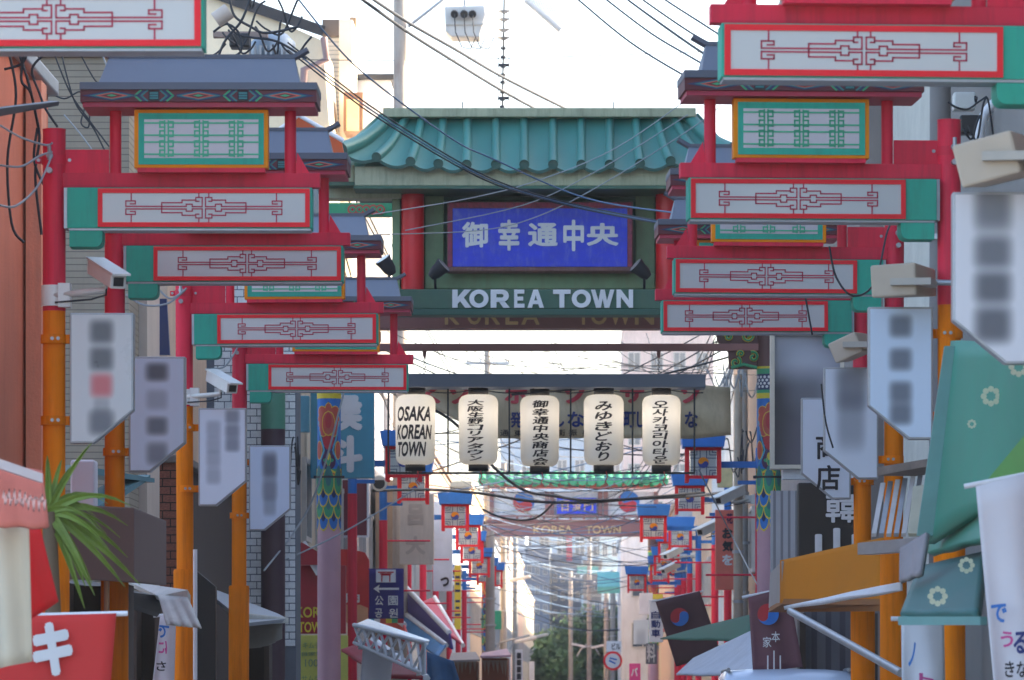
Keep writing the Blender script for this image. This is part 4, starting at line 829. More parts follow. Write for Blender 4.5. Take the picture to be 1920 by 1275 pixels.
def speaker(px, py, d, w, tilt, label, X):
    c = W(px, py, d); r = thing('loudspeaker', label, 'loudspeaker', tuple(c), 'beige loudspeakers on the street arms'); bm_ = mat('beige_speaker', S(198, 180, 158), .6, 0, .06, 3)
    from mathutils import Euler
    Rm = Euler((0, tilt, R(-12))).to_matrix(); h = w * .72; hw, hh = w / 2, h / 2
    fr = [(-hw, -.2, -hh), (hw, -.2, -hh), (hw, -.2, hh), (-hw, -.2, hh)]; bk = [(-hw * .6, .25, -hh * .7), (hw * 1.5, .25, -hh * .8), (hw * 1.5, .25, hh * .9), (-hw * .6, .25, hh * .9)]
    vs = [c + Rm @ Vector(p) for p in fr + bk]
    MB().add(vs, [(0, 1, 2, 3), (7, 6, 5, 4), (0, 4, 5, 1), (1, 5, 6, 2), (2, 6, 7, 3), (3, 7, 4, 0)]).build('cabinet', bm_, r, bevel=.015)
    MB().obox(c + Rm @ Vector((hw * .8, -.1, -.02)), (w * .9, .3, .045), (0, 0, R(-12))).build('strap', mat('steel_strap', S(176, 168, 156), .5), r)
    MB().tube([c + Rm @ Vector((hw, .1, 0)), (X, d, c.z)], .02, 8).build('bracket_arm', 'steel', r)
speaker(1858, 306, 24.4, .31, R(-14), 'large beige loudspeaker box above the biggest smudged pentagon sign', XR)
speaker(1683, 530, 31.7, .30, R(-3), 'beige loudspeaker box beside the grey utility pole', XR)
speaker(1592, 655, 37.6, .235, R(-24), 'small beige loudspeaker box tilted above the smeared pentagon sign', XR)
# ------------------------------------------------------------ shop signs
def sign_box(name, label, px0, px1, py0, py1, d, m, depth=.25, glyphs=(), frame=None, group=None, legs=None):
    a, b = W(px0, py1, d), W(px1, py0, d); r = thing(name, label, 'sign', ((a.x + b.x) / 2, d, a.z), group)
    MB().box(a.x, b.x, d, d + depth, a.z, b.z).build('board', m, r, bevel=.01)
    if frame:
        t, fm = frame; MB().box(a.x - t, a.x, d - .03, d + depth, a.z - t, b.z + t).box(b.x, b.x + t, d - .03, d + depth, a.z - t, b.z + t).box(a.x, b.x, d - .03, d + depth, a.z - t, a.z).box(a.x, b.x, d - .03, d + depth, b.z, b.z + t).build('frame', fm, r)
    for (s, g0, g1, h0, h1, gm_, bold) in glyphs:
        mb = MB(); p, q = W(g0, h1, d), W(g1, h0, d); text_fit(mb, s, p.x, q.x, p.z, q.z, lambda x, z: (x, d - .008, z), bold=bold); mb.build('lettering', gm_, r, solid=.008)
    return r
sign_box('shop_sign', 'teal shop sign with bold white characters behind the painted column', 582, 701, 735, 896, 70, mat('teal_board', S(66, 150, 176), .5, 0, .1, 2, dirt=S(50, 110, 130), damt=.3), .3, [('候', 606, 680, 738, 808, 'letter', .06), ('斗', 612, 680, 816, 886, 'letter', .06)])
sign_box('blank_sign', 'plain teal sign between the tiled building and the painted column', 552, 580, 742, 810, 66.5, mat('teal_panel', S(84, 150, 170), .5), .2)
dsm = smudge_mat('dark_sign_face', S(58, 54, 66), [(-.2, .55, .35, .3, S(150, 150, 160), .8), (.1, .25, .3, .35, S(170, 168, 180), .7), (-.1, -.1, .3, .4, S(44, 42, 54), .7), (.25, -.55, .4, .4, S(110, 104, 120), .5), (-.3, .9, .25, .25, S(150, 148, 160), .5)])
a, b = W(1452, 872, 56.5), W(1575, 630, 56.5); ds = thing('tall_sign', 'tall dark smudged signboard with pale frame beside the right painted column', 'sign', ((a.x + b.x) / 2, 56.5, a.z))
MB().box(a.x, b.x, 56.5, 56.75, a.z, b.z).build('board', mat('dark_board', S(70, 66, 76), .5), ds)
f = MB().box(-(b.x - a.x) / 2, (b.x - a.x) / 2, 56.485, 56.5, -(b.z - a.z) / 2, (b.z - a.z) / 2).build('face', dsm, None); f.parent = ds; f.location = (0, -56.5, (b.z - a.z) / 2)
t = .045; MB().box(a.x - t, a.x, 56.42, 56.78, a.z - t, b.z + t).box(b.x, b.x + t, 56.42, 56.78, a.z - t, b.z + t).box(a.x, b.x, 56.42, 56.78, a.z - t, a.z).box(a.x, b.x, 56.42, 56.78, b.z, b.z + t).build('frame', mat('beige_frame', S(190, 176, 160), .5), ds)
MB().box(a.x + .1, b.x + .3, 56.6, 56.9, a.z - .16, a.z - t - .002).build('lower_case', mat('white_case', S(206, 208, 216), .4), ds)
bk = mat('black_sign', S(34, 32, 32), .55, 0, .2, 2)
sign_box('korean_food_sign', 'black vertical sign with cream brush characters beside the orange pole', 1497, 1622, 905, 1042, 44.5, bk, .35, [('韓', 1548, 1606, 922, 980, 'letter', .02), ('山', 1528, 1610, 990, 1046, 'letter', .03)])
MB().box(W(1446, 0, 46).x, W(1497, 0, 46).x, 46, 46.2, W(0, 1090, 46).z, W(0, 920, 46).z).one('metal_fence', lines_mat('zinc_corrugated', S(168, 166, 168), S(120, 118, 122), .07, 'X', .35, bump=.8, dist=.02), 'grey corrugated panel beside the black sign', 'panel')
# left hand mid-street signs
sg = sign_box('red_wall_sign', 'dark red wall sign with yellow KOREA TOWN behind the left painted column', 553, 648, 1060, 1188, 67, mat('dark_red_board', S(168, 30, 48), .5), .2, [('KOREA', 555, 625, 1138, 1158, 'd_yellow', .02), ('TOWN', 560, 615, 1166, 1186, 'd_yellow', .02)])
MB().slab([W(553, 1060, 67), W(553, 1020, 67), W(568, 1018, 67), W(640, 1060, 67)][::-1], -.2).build('sloping_top', mat('dark_red_board', S(168, 30, 48), .5), sg)
MB().tube([W(566, 1018, 66.9), W(600, 1075, 66.9)], .07, 6).build('white_edge', 'd_white', sg)
sign_box('price_board', 'yellow price board with faint handwriting under the red wall sign', 556, 652, 1191, 1290, 66.8, mat('yellow_board', S(206, 204, 96), .6), .1, [('キムチ', 568, 600, 1204, 1216, 'pgreen', 0), ('自家製', 566, 606, 1222, 1230, 'pgreen', 0), ('1000', 572, 606, 1236, 1250, 'pgreen', 0), ('サムゲ', 566, 600, 1266, 1278, 'pgreen', 0)])
rs = thing('red_shop_front', 'red rounded shop front with white characters between the red posts', 'sign', tuple(W(660, 1165, 78)))
pts = [W(632, 1165, 78), W(692, 1165, 78), W(692, 1050, 78), W(684, 1036, 78), W(660, 1030, 78), W(632, 1030, 78)]
MB().prism([(p.x, p.z) for p in pts], 78, 78.2).build('board', mat('bright_red_board', S(206, 34, 40), .5), rs)
MB().prism([(W(x, 0, 78).x, W(0, y, 78).z) for x, y in ((640, 1168), (690, 1168), (690, 1140), (676, 1134), (640, 1134))], 77.96, 78).build('peach_panel', mat('peach', S(226, 160, 120), .6), rs)
for i, ch in enumerate('豚肉'): mb = MB(); p, q = W(640 + i * 18, 1130, 77.9), W(656 + i * 18, 1112, 77.9); text_fit(mb, ch, p.x, q.x, p.z, q.z, lambda x, z: (x, 77.95, z), bold=.04); mb.build('lettering', 'letter', rs)
sign_box('maroon_sign', 'maroon vertical sign with white edge beside the first red post', 642, 688, 900, 1004, 80, mat('maroon_board', S(120, 44, 60), .5), .2, [('ス', 660, 668, 966, 980, 'ink', .01)], (.03, 'd_white'))
fs_ = mat('faded_sign', S(206, 194, 180), .7, 0, .06, 1.2, dirt=S(150, 136, 124), damt=.5)
sign_box('faded_sign', 'faded beige hanging sign board with worn lettering between lantern posts', 749, 813, 926, 1058, 89, fs_, .3, [('呂', 764, 794, 945, 985, mat('worn_letter', S(176, 164, 152), .7), .05), ('大', 760, 798, 1005, 1040, mat('worn_letter', S(176, 164, 152), .7), .05)])
MB().box(W(704, 0, 92).x, W(750, 0, 92).x, 92, 95, 0, W(0, 900, 92).z).one('tan_wall', stu('tan_wall_render', (186, 156, 128)), 'tan rendered wall end behind the faded hanging sign', 'wall')
sign_box('white_round_sign', 'white round-cornered sign behind the third lantern post', 812, 848, 940, 1108, 100, mat('bluish_white', S(206, 216, 230), .4), .3, [('つ', 826, 842, 1082, 1100, 'ink', .05)])
ps = thing('park_banner', 'navy direction banner with white arrow and park characters on a red post', 'banner', tuple(W(724, 1166, 78)))
p, q = W(691, 1166, 78), W(757, 1066, 78)
mb = MB(); cloth(mb, (p.x, 78, p.z), (q.x, 78, p.z), (q.x, 78, q.z), (p.x, 78, q.z), 10, 8, .02, 1.2); mb.build('cloth', mat('navy_cloth', S(54, 50, 126), .8), ps, solid=.01)
mb = MB()
for i, c in enumerate((1, 2, 3, 4, 5, 0)): mb.box(p.x + (q.x - p.x) * i / 6, p.x + (q.x - p.x) * (i + 1) / 6, 77.93, 77.96, p.z - .02, p.z + .05, c)
mb.build('colour_border', ['d_lotusred', 'd_cyan', 'd_white', 'd_lotus', 'd_yellow', 'd_green'], ps)
mb = MB(); z = lambda py: W(0, py, 77.95).z; x_ = lambda px: W(px, 0, 77.95).x
mb.prism([(x_(700), z(1104)), (x_(712), z(1096)), (x_(710), z(1102)), (x_(748), z(1102)), (x_(748), z(1106)), (x_(710), z(1106)), (x_(712), z(1112))], 77.94, 77.95)
for ch, a0, b0, t0, u0 in (('公', 703, 719, 1117, 1135), ('園', 728, 746, 1117, 1135), ('공', 703, 717, 1141, 1158), ('원', 729, 746, 1141, 1158)): text_fit(mb, ch, x_(a0), x_(b0), z(u0), z(t0), lambda x, z_: (x, 77.945, z_), bold=.015)
mb.build('lettering', 'letter', ps)
MB().box(x_(705), x_(742), 77.94, 77.95, z(1092), z(1068)).build('emblem_ground', 'd_white', ps)
mb = MB(); mb.strokes([[(x_(716), z(1090)), (x_(716), z(1078)), (x_(731), z(1078)), (x_(731), z(1090))], [(x_(710), z(1073)), (x_(737), z(1073))], [(x_(714), z(1076)), (x_(733), z(1076))]], .02, 77.94, .006, 0); mb.build('gate_emblem', 'd_lotusred', ps)
# right mid-street signs
sign_box('motor_sign', 'white vertical sign with dark characters for motor car near the brown flag', 1217, 1243, 1124, 1204, 96, 'd_white', .3, [(c, 1221, 1238, 1146 + i * 17, 1160 + i * 17, 'inkblue', .02) for i, c in enumerate('自動車')])
sign_box('clinic_sign', 'grey vertical sign with white characters below the motor car sign', 1211, 1232, 1206, 1245, 98, mat('grey_sign', S(110, 112, 124), .5), .3, [('料', 1213, 1229, 1208, 1242, 'letter', .02)])
sign_box('pink_sign', 'bright pink sign at street level past the white tent', 1180, 1201, 1244, 1290, 104, mat('pink_board', S(224, 70, 140), .5), .2, [('バ', 1183, 1196, 1252, 1268, 'letter', .04)])
sign_box('white_box_sign', 'white box sign with grey smear beside the smallest lantern', 1188, 1216, 1162, 1208, 110, smudge_mat('box_face', S(212, 212, 212), [(0, 0, .1, .3, S(150, 150, 156), .6)]), .3)
sign_box('white_box_sign', 'white box sign smeared pink below the smallest lantern', 1199, 1224, 1112, 1152, 104, mat('pinkish_white', S(220, 212, 216), .5), .3)
sign_box('yellow_strip_sign', 'yellow strip sign under the cluster of blue posts', 1218, 1243, 1114, 1124, 112, mat('yellow_strip', S(226, 190, 50), .5), .2)
po = sign_box('poster', 'orange vertical poster with white and black brush writing behind the tan pole', 1341, 1376, 956, 1106, 84, mat('orange_poster', S(220, 110, 92), .6), .1, [('花', 1362, 1374, 962, 982, 'd_purple', .03), ('お', 1354, 1374, 990, 1010, 'ink', .05), ('気', 1354, 1374, 1014, 1034, 'ink', .05), ('を', 1354, 1374, 1040, 1060, 'letter', .04)])
sign_box('yellow_poster', 'cream and yellow poster with lime lower edge above the orange poster', 1345, 1374, 866, 914, 83, mat('cream_poster', S(226, 206, 150), .6, 0, .3, 2), .06)
for i in range(4):
    sign_box('vertical_banner', ['white vertical shop banner with dark characters near the road sign', 'yellow striped banner pole behind the left cameras', 'green panel sign far down on the teal sign side', 'white narrow sign with red circle far down the street'][i], *[(966, 980, 1218, 1290), (852, 864, 1060, 1180), (927, 940, 1145, 1180), (992, 1002, 1240, 1290)][i], [140, 118, 150, 180][i], ['d_white', 'd_yellow', 'd_green', 'd_white'][i], .2, [[(c, 969, 977, 1224 + j * 13, 1235 + j * 13, 'ink', .02) for j, c in enumerate('■■■■')], [('三', 853, 863, 1080, 1110, 'd_navy', .02), ('三', 853, 863, 1125, 1155, 'd_navy', .02)], [], []][i])
rsn = thing('road_sign', 'round red rimmed no parking sign on a post by the street end', 'road sign', (W(1150, 0, 150).x, 150, 0))
c = W(1149, 1239, 150)
MB().cyl(c.x, 150.05, .1, c.z + .3, .03, n=8).build('post', 'steel', rsn); MB().tube([(c.x, 149.96, c.z), (c.x, 149.99, c.z)], .3, 28).build('disc', 'redframe', rsn); MB().tube([(c.x, 149.94, c.z), (c.x, 149.96, c.z)], .23, 28).build('disc_face', 'd_white', rsn)
MB().strokes([[(c.x - .08, c.z + .08), (c.x + .1, c.z + .04)], [(c.x - .1, c.z), (c.x + .06, c.z - .08)]], .05, 149.94, .01, 0).build('symbol', 'd_blue', rsn)
sign_box('white_board', 'white rounded board with black letters behind the round road sign', 1137, 1165, 1202, 1222, 160, 'd_white', .2, [('ビル', 1147, 1163, 1206, 1218, 'ink', .02)])

# ------------------------------------------------------------ flags and cloth banners
def flag(label, c00, c10, c11, c01, d, m, glyphs=(), emblem=None, amp=.02, fr=1.5, pole=True, name='shop_flag', cat='flag', dd=0.0, nor=Vector((0, 1, 0))):
    P4 = [W(*c00, d), W(*c10, d + dd), W(*c11, d + dd), W(*c01, d)]; lo = min(p.z for p in P4)
    r = thing(name, label, cat, ((P4[0].x + P4[1].x) / 2, d, lo)); mb = MB(); cloth(mb, *P4, 12, 10, amp, fr, nor=nor); mb.build('cloth', m, r, solid=.008)
    def fn(x, z): return (x, d - amp - .02 + dd * max(0, min(1, (x - P4[0].x) / ((P4[1].x - P4[0].x) or 1))), z)
    for (s, a0, b0, t0, u0, gm_, bold) in glyphs:
        mb = MB(); text_fit(mb, s, W(a0, 0, d).x, W(b0, 0, d).x, W(0, u0, d).z, W(0, t0, d).z, fn, bold=bold); mb.build('lettering', gm_, r)
    if emblem:
        px, py, rpx = emblem; c = W(px, py, d); mb = MB(); taegeuk(mb, lambda x, z: fn(c.x + x, c.z + z), rpx * d / F, .3, 0, 1); mb.build('comma_emblem', ['d_lotusred', 'd_blue'], r)
    if pole: MB().tube([P4[3] + Vector((-.06, .02, 0)), P4[2] + Vector((.06, .02, 0))], .014, 8).build('cross_rod', 'd_white', r)
    return r
BF = mat('brown_flag_cloth', S(92, 62, 66), .85, 0, .1, 2)
flag('dark brown flag with red and blue comma emblem above the green parasol', (1268, 1250), (1352, 1225), (1312, 1108), (1229, 1128), 74, BF, emblem=(1274, 1157, 17), amp=.03)
flag('brown flag with half hidden emblem and white characters beside the ochre awning', (1412, 1262), (1505, 1250), (1478, 1100), (1403, 1120), 47, mat('plum_flag_cloth', S(120, 78, 86), .85, 0, .1, 2), [('本', 1446, 1462, 1184, 1204, 'letter', .01), ('家', 1430, 1446, 1194, 1214, 'letter', .01), ('山', 1438, 1464, 1220, 1262, 'letter', .0)], (1440, 1152, 20))
flag('red noren curtain with a bold white katakana character by the orange wall', (-60, 1300), (206, 1300), (218, 1150), (-60, 1158), 26, mat('red_noren', S(204, 52, 50), .85, 0, .08, 1.5), [('キ', 62, 138, 1166, 1268, 'letter', .06)], amp=.012, fr=2, name='noren_curtain', cat='curtain')
flag('white cloth banner with blue pink and black writing under the green awning', (1868, 1320), (1960, 1320), (1950, 880), (1830, 912), 25, mat('white_cloth', S(216, 212, 216), .85, 0, .05, 2), [('で', 1856, 1886, 1132, 1168, 'd_blue', .03), ('う', 1874, 1898, 1184, 1214, mat('pink_ink', S(206, 84, 150), .8), .03), ('る', 1898, 1924, 1184, 1226, 'inkblue', .03), ('き', 1882, 1900, 1240, 1270, 'ink', .02), ('な', 1904, 1924, 1240, 1270, 'ink', .02)], amp=.04, fr=1, name='cloth_banner', cat='banner')
flag('pale cloth banner with small coloured print hanging below the lower green awning', (1692, 1300), (1772, 1300), (1770, 1160), (1690, 1160), 28.5, mat('pale_cloth', S(214, 214, 220), .85, 0, .05, 2), [('ノ', 1702, 1716, 1204, 1250, 'd_blue', .03), ('ト', 1722, 1750, 1262, 1284, mat('pink_ink', S(206, 84, 150), .8), .03)], amp=.03, fr=1, name='cloth_banner', cat='banner')
flag('white banner with coloured brush strokes beside the orange pole sleeve', (284, 1300), (326, 1300), (330, 1150), (300, 1155), 42, mat('white_cloth', S(216, 212, 216), .85), [('で', 318, 298, 1172, 1196, 'd_blue', .03), ('に', 314, 298, 1202, 1226, mat('pink_ink', S(206, 84, 150), .8), .03), ('さ', 294, 312, 1240, 1258, 'ink', .02)], amp=.02, fr=1, name='cloth_banner', cat='banner')
flag('beige hanging sheet under the pink striped awning', (-40, 1262), (58, 1240), (54, 985), (-40, 960), 23.4, mat('beige_sheet', S(206, 194, 170), .85, 0, .1, 1), amp=.06, fr=1.3, pole=False, name='hanging_sheet', cat='sheet')
flag('red sheet hanging beside the spiky plant', (58, 1160), (110, 1128), (76, 990), (48, 985), 24.2, mat('red_sheet', S(206, 20, 24), .8), amp=.04, fr=.6, pole=False, name='hanging_sheet', cat='sheet')
flag('plain white cloth hung from the white truss frame', (674, 1300), (730, 1300), (738, 1222), (680, 1215), 62, mat('white_cloth', S(216, 212, 216), .85), amp=.02, fr=1, name='cloth_banner', cat='banner')

# ------------------------------------------------------------ awnings
def awning(label, pts, m, t=.04, name='shop_awning', extra=(), cat='awning', group=None):      # pts (px, py, d)
    P = [W(*p) for p in pts]; c = sum(P, Vector()) / len(P); r = thing(name, label, cat, (c.x, c.y, min(p.z for p in P)), group)
    if len(P) == 4: mb = MB(); cloth(mb, *P, 14, 10, .014, 2.2, nor=Vector((.3, 1, .3))); mb.build('sheet', m, r, solid=t)
    else: MB().slab(P, t).build('sheet', m, r, bevel=.004)
    for (nm_, ps_, mm, tt) in extra:
        MB().slab([W(*p) for p in ps_], tt).build(nm_, mm, r)
    return r
GA = mat('green_awning', S(62, 138, 116), .6, 0, .12, 1, dirt=S(90, 130, 120), damt=.35); GA2 = mat('grass_green_awning', S(92, 150, 76), .6, 0, .15, 1); GA3 = mat('dark_green_awning', S(34, 96, 90), .55, 0, .15, 1)
TB = mat('teal_edge', S(104, 150, 146), .5, 0, .15, 2)
r = awning('large green awning with pale flower prints hanging past the orange pole', [(1790, 640, 29), (1960, 640, 26), (1960, 880, 26), (1745, 1020, 29)], GA, .05, extra=[('edge_strip', [(1770, 650, 28.9), (1810, 650, 28.9), (1752, 1005, 28.9), (1718, 1005, 28.9)], TB, .06), ('lower_panel', [(1856, 905, 26.5), (1960, 780, 25.9), (1960, 900, 25.9), (1856, 960, 26.5)], GA2, .03)])
def flower(par, px, py, d, rp, m):
    c = W(px, py, d); mb = MB()
    for i in range(8): a = i * math.pi / 4; mb.prism(ngon(c.x + rp * .62 * d / F * math.cos(a), c.z + rp * .62 * d / F * math.sin(a), rp * .26 * d / F, 10), d - .004, d)
    mb.build('flower_print', m, par)
FLM = mat('pale_flower', S(206, 206, 176), .7)
flower(r, 1858, 743, 27.2, 22, FLM); flower(r, 1910, 688, 25.8, 22, FLM); flower(r, 1822, 795, 27.6, 10, FLM)
r = awning('dark green lower awning with pale flower print and grey front rail', [(1690, 1158, 27), (1835, 1158, 26), (1850, 1040, 28), (1725, 1068, 29)], GA3, .05, extra=[('valance', [(1684, 1172, 26.9), (1838, 1172, 25.9), (1838, 1156, 25.9), (1684, 1156, 26.9)], TB, .04), ('side_cheek', [(1690, 1158, 26.9), (1738, 1158, 26.8), (1748, 1072, 28.9), (1720, 1072, 28.9)], TB, .03)])
flower(r, 1758, 1118, 26.3, 22, FLM); flower(r, 1812, 1060, 27.2, 18, FLM)
awning('green band awning between the two flowered awnings', [(1745, 1040, 29.5), (1860, 1010, 27), (1860, 965, 27.5), (1752, 1000, 29.8)], GA, .05)
awning('grey curved gutter box on the corner of the green awning', [(1688, 1092, 28), (1728, 1078, 27.8), (1740, 1000, 28), (1690, 1030, 28.2)], mat('grey_canvas', S(140, 132, 134), .7, 0, .15, 3), .03)
OC = mat('ochre_canvas', S(200, 120, 16), .85, 0, .08, 1, spec=.2)
r = awning('ochre box awning with grey side beside the black sign', [(1467, 1132, 41), (1660, 1132, 38.6), (1660, 1010, 39.2), (1467, 1052, 41.2)], OC, .05, extra=[('side_panel', [(1441, 1140, 43), (1466, 1128, 41), (1466, 1052, 41.1), (1444, 1075, 43)], mat('grey_side', S(150, 138, 132), .7), .04), ('under_rail', [(1440, 1148, 42.6), (1650, 1146, 38.5), (1650, 1134, 38.5), (1466, 1133, 40.9)], mat('brown_canvas', S(140, 84, 30), .8), .05)])
awning('white tent edge with drooping scallop below the ochre awning', [(1470, 1140, 38), (1688, 1108, 34), (1688, 1092, 34), (1520, 1130, 37.6)], 'd_white', .03, 'tent_flap', cat='tent')
awning('white sloping market tent beneath the green parasol', [(1268, 1265, 58), (1412, 1268, 54), (1412, 1182, 57), (1300, 1235, 60)], mat('white_tent', S(206, 206, 212), .8), .02, 'market_tent', cat='tent')
awning('dark green parasol sheet beside the brown flags', [(1238, 1198, 64), (1406, 1202, 58), (1412, 1152, 60), (1330, 1172, 63)], mat('bottle_green', S(58, 108, 88), .8), .02, 'parasol', cat='parasol')
MB().tube([W(1482, 1146, 37.8), W(1690, 1262, 33)], .03, 10).one('awning_strut', 'steel', 'grey diagonal steel strut under the ochre awning', 'strut')
# window guard with blinds
wg = thing('window_guard', 'metal window guard with leaning white slats above the ochre awning', 'window guard', tuple(W(1690, 1040, 33)))
for i in range(7):
    a0 = 1634 + i * 14; MB().slab([W(a0, 1000, 33.5 - i * .1), W(a0 + 9, 1000, 33.5 - i * .1), W(a0 + 26, 905 - i * 3, 34 - i * .1), W(a0 + 17, 905 - i * 3, 34 - i * .1)], .03).build('slat', 'steel' if i % 2 else mat('white_slat', S(206, 198, 194), .5), wg)
MB().slab([W(1702, 1000, 32.6), W(1748, 1000, 32.5), W(1760, 905, 32.9), W(1712, 912, 33)], .03).build('frosted_panel', mat('frosted_glass', S(172, 166, 140), .3), wg)
MB().slab([W(1608, 1040, 33), W(1745, 1030, 32), W(1745, 1005, 32), W(1608, 1018, 33)], .12).build('bottom_tray', 'steel', wg); MB().slab([W(1645, 892, 34), W(1752, 872, 33), W(1752, 858, 33), W(1645, 876, 34)], .3).build('top_hood', mat('rusty_hood', S(120, 108, 98), .7, 0, .3, 4), wg)
# left awnings
r = awning('pink valance awning with faint white scrawl and grey hem over the hanging sheet', [(-30, 985, 23), (88, 990, 23.2), (78, 885, 23.4), (-30, 862, 23.2)], mat('salmon_canvas', S(214, 120, 104), .8), .02, extra=[('grey_hem', [(-30, 868, 22.95), (80, 905, 23.1), (80, 888, 23.1), (-30, 850, 22.95)], mat('pale_hem', S(200, 190, 190), .7), .03)])
mb = MB(); p, q = W(4, 965, 22.9), W(84, 900, 22.9); mb.strokes([[(p.x + (q.x - p.x) * (k / 40), (p.z + q.z) / 2 - .02 * k / 40 + .05 * math.sin(k * 1.9) * math.sin(k * .7)) for k in range(41)]], .006, 22.93); mb.build('lettering', mat('faint_letter', S(236, 190, 180), .8), r)
bx_ = thing('awning_box', 'big brown canvas box awning below the smudged pentagon sign', 'awning', tuple(W(210, 1098, 34.5)))
A0, A1, B1 = W(110, 1085, 34), W(252, 1092, 34), W(312, 1098, 37); T0, T1, U1 = W(110, 945, 34), W(252, 952, 34), W(312, 976, 37); Bk, Tk = W(150, 1085, 37), W(150, 960, 37)
MB().add([A0, A1, B1, Bk, T0, T1, U1, Tk], [(3, 2, 1, 0), (4, 5, 6, 7), (0, 1, 5, 4), (1, 2, 6, 5), (2, 3, 7, 6), (3, 0, 4, 7)]).build('canvas_box', mat('brown_box_canvas', S(112, 92, 88), .85, 0, .06, 1), bx_, bevel=.01)
MB().tube([W(200, 1150, 34.2), W(200, 1090, 34.2)], .02, 8).build('support_post', mat('wood_post', S(170, 128, 96), .7), bx_)
WA = mat('white_awning', S(206, 206, 200), .8, 0, .1, 2, dirt=S(150, 148, 140), damt=.4)
r = thing('folded_awning', 'white rolled awning with ragged drooping valance behind the orange sleeve', 'awning', tuple(W(335, 1180, 38.5)))
MB().slab([W(298, 1118, 38.5), W(352, 1120, 38), W(352, 1106, 38), W(240, 1090, 41)], .05).build('roll', WA, r)
mb = MB(); cloth(mb, W(312, 1172, 37.6), W(378, 1178, 37.4), W(352, 1120, 38), W(296, 1116, 38.5), 14, 6, .03, 3, scal=.02); mb.build('valance', WA, r, solid=.01)
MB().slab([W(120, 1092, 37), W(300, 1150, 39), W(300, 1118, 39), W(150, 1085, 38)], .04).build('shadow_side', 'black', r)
r = thing('metal_awning', 'grey curved metal awning with pale drooping hem in front of the tiled building', 'awning', tuple(W(465, 1200, 52)))
MB().slab([W(462, 1168, 50), W(540, 1160, 52), W(520, 1150, 53), W(390, 1100, 54), W(400, 1118, 52)], .04).build('top_sheet', mat('grey_sheet', S(150, 156, 164), .5), r)
mb = MB(); cloth(mb, W(462, 1172, 50.5), W(540, 1168, 52), W(540, 1158, 52), W(462, 1150, 50.4), 10, 4, .02, 3); mb.build('hem', WA, r, solid=.01)
mb = MB()
for i in range(5): mb.slab([W(464 + i * 13, 1216 - i * i * .8, 52 - .05 * i), W(477 + i * 13, 1215 - i * i * 1.1, 52 - .05 * i), W(477 + i * 13, 1168, 52 - .05 * i), W(464 + i * 13, 1168, 52 - .05 * i)], .02)
mb.build('clear_curtain', mat('dull_vinyl', S(130, 134, 132), .3), r)
MB().slab([W(368, 1300, 49), W(404, 1300, 49), W(404, 1100, 49), W(368, 1070, 49)], .2).one('opening_shade', 'black', 'black slab coloured as shade in the open doorway between the two orange poles', 'doorway')  # solid black slab, its colour stands in for shade inside the doorway
MB().tube([W(366, 1275, 41), W(366, 1030, 41)], .018, 8).one('flag_pole', 'd_white', 'thin white flag pole beside the orange sleeve', 'pole')
MB().box(*[W(132, 0, 40).x, W(178, 0, 40).x], 40, 40.25, W(0, 1000, 40).z, W(0, 862, 40).z).one('meter_cabinet', mat('white_cabinet', S(206, 206, 214), .5, 0, .06, 2), 'white wall cabinet behind the spiky plant leaves', 'cabinet', bevel=.02)
for i, (a0, a1, b0, b1) in enumerate(((142, 885, 290, 905), (176, 968, 282, 898))): MB().slab([W(a0, a1, 41), W(b0, b1, 42), W(b0, b1 - 8, 42), W(a0, a1 - 14, 41)], .3).one('glass_canopy', mat('teal_glass', S(110, 150, 158), .15), ['teal edged glass canopy beside the white cabinet', 'tilted glass canopy pane above the brown box awning'][i], 'canopy')
MB().slab([W(284, 665, 49.5), W(318, 665, 49.5), W(312, 560, 49.5), W(284, 560, 49.5)], .1).one('blue_sign', mat('navy_board', S(44, 58, 104), .5), 'navy blue sign on the stucco house corner', 'sign')
# mid left stall roofs
for i, (pts, c, lab) in enumerate((
    ([(756, 1140, 92), (848, 1218, 84), (842, 1186, 84), (752, 1092, 92)], (96, 84, 160), 'violet sloping stall awning with white rim'),
    ([(750, 1180, 90), (820, 1232, 82), (836, 1210, 83), (752, 1145, 91)], (58, 128, 180), 'blue sloping stall awning below the violet one'),
    ([(792, 1130, 104), (840, 1190, 96), (868, 1210, 96), (815, 1120, 104)], (176, 60, 82), 'red and white striped stall awning behind the violet one'),
    ([(716, 1168, 84), (770, 1212, 78), (758, 1172, 80), (726, 1150, 84)], (212, 50, 44), 'bright red stall awning under the navy banner'),
    ([(640, 1220, 66), (720, 1270, 62), (800, 1272, 62), (700, 1200, 66)], (150, 34, 50), 'dark red stall awning behind the white truss frame'))):
    r = awning(lab, pts, mat('stall_%d' % i, S(*c), .7), .04); p, q = W(*pts[-1]), W(*pts[-2]); MB().tube([p, q], .05, 6).build('white_rim', 'd_white', r)
tr = thing('truss_frame', 'white zigzag truss frame of a folding tent over a stall', 'tent frame', tuple(W(730, 1250, 61)))
t0, t1, b0, b1 = W(664, 1172, 62), W(800, 1206, 59), W(664, 1205, 62), W(790, 1262, 59)
MB().tube([t0, t1], .03, 8).build('top_rail', 'd_white', tr); MB().tube([b0, b1], .025, 8).build('bottom_rail', 'd_white', tr)
for i in range(8):
    a, b = i / 8, (i + 1) / 8; MB().tube([t0.lerp(t1, a), b0.lerp(b1, b)], .02, 6).build('brace', 'd_white', tr); MB().tube([b0.lerp(b1, a), t0.lerp(t1, b)], .02, 6).build('brace', 'd_white', tr)
MB().slab([t1 + Vector((0, -.2, 0)), t1 + Vector((0, -.2, -.38)), t1 + Vector((-.12, .3, -.4)), t1 + Vector((-.05, .3, 0))], .02).build('end_sheet', mat('clear_sheet', S(196, 206, 214), .3), tr)
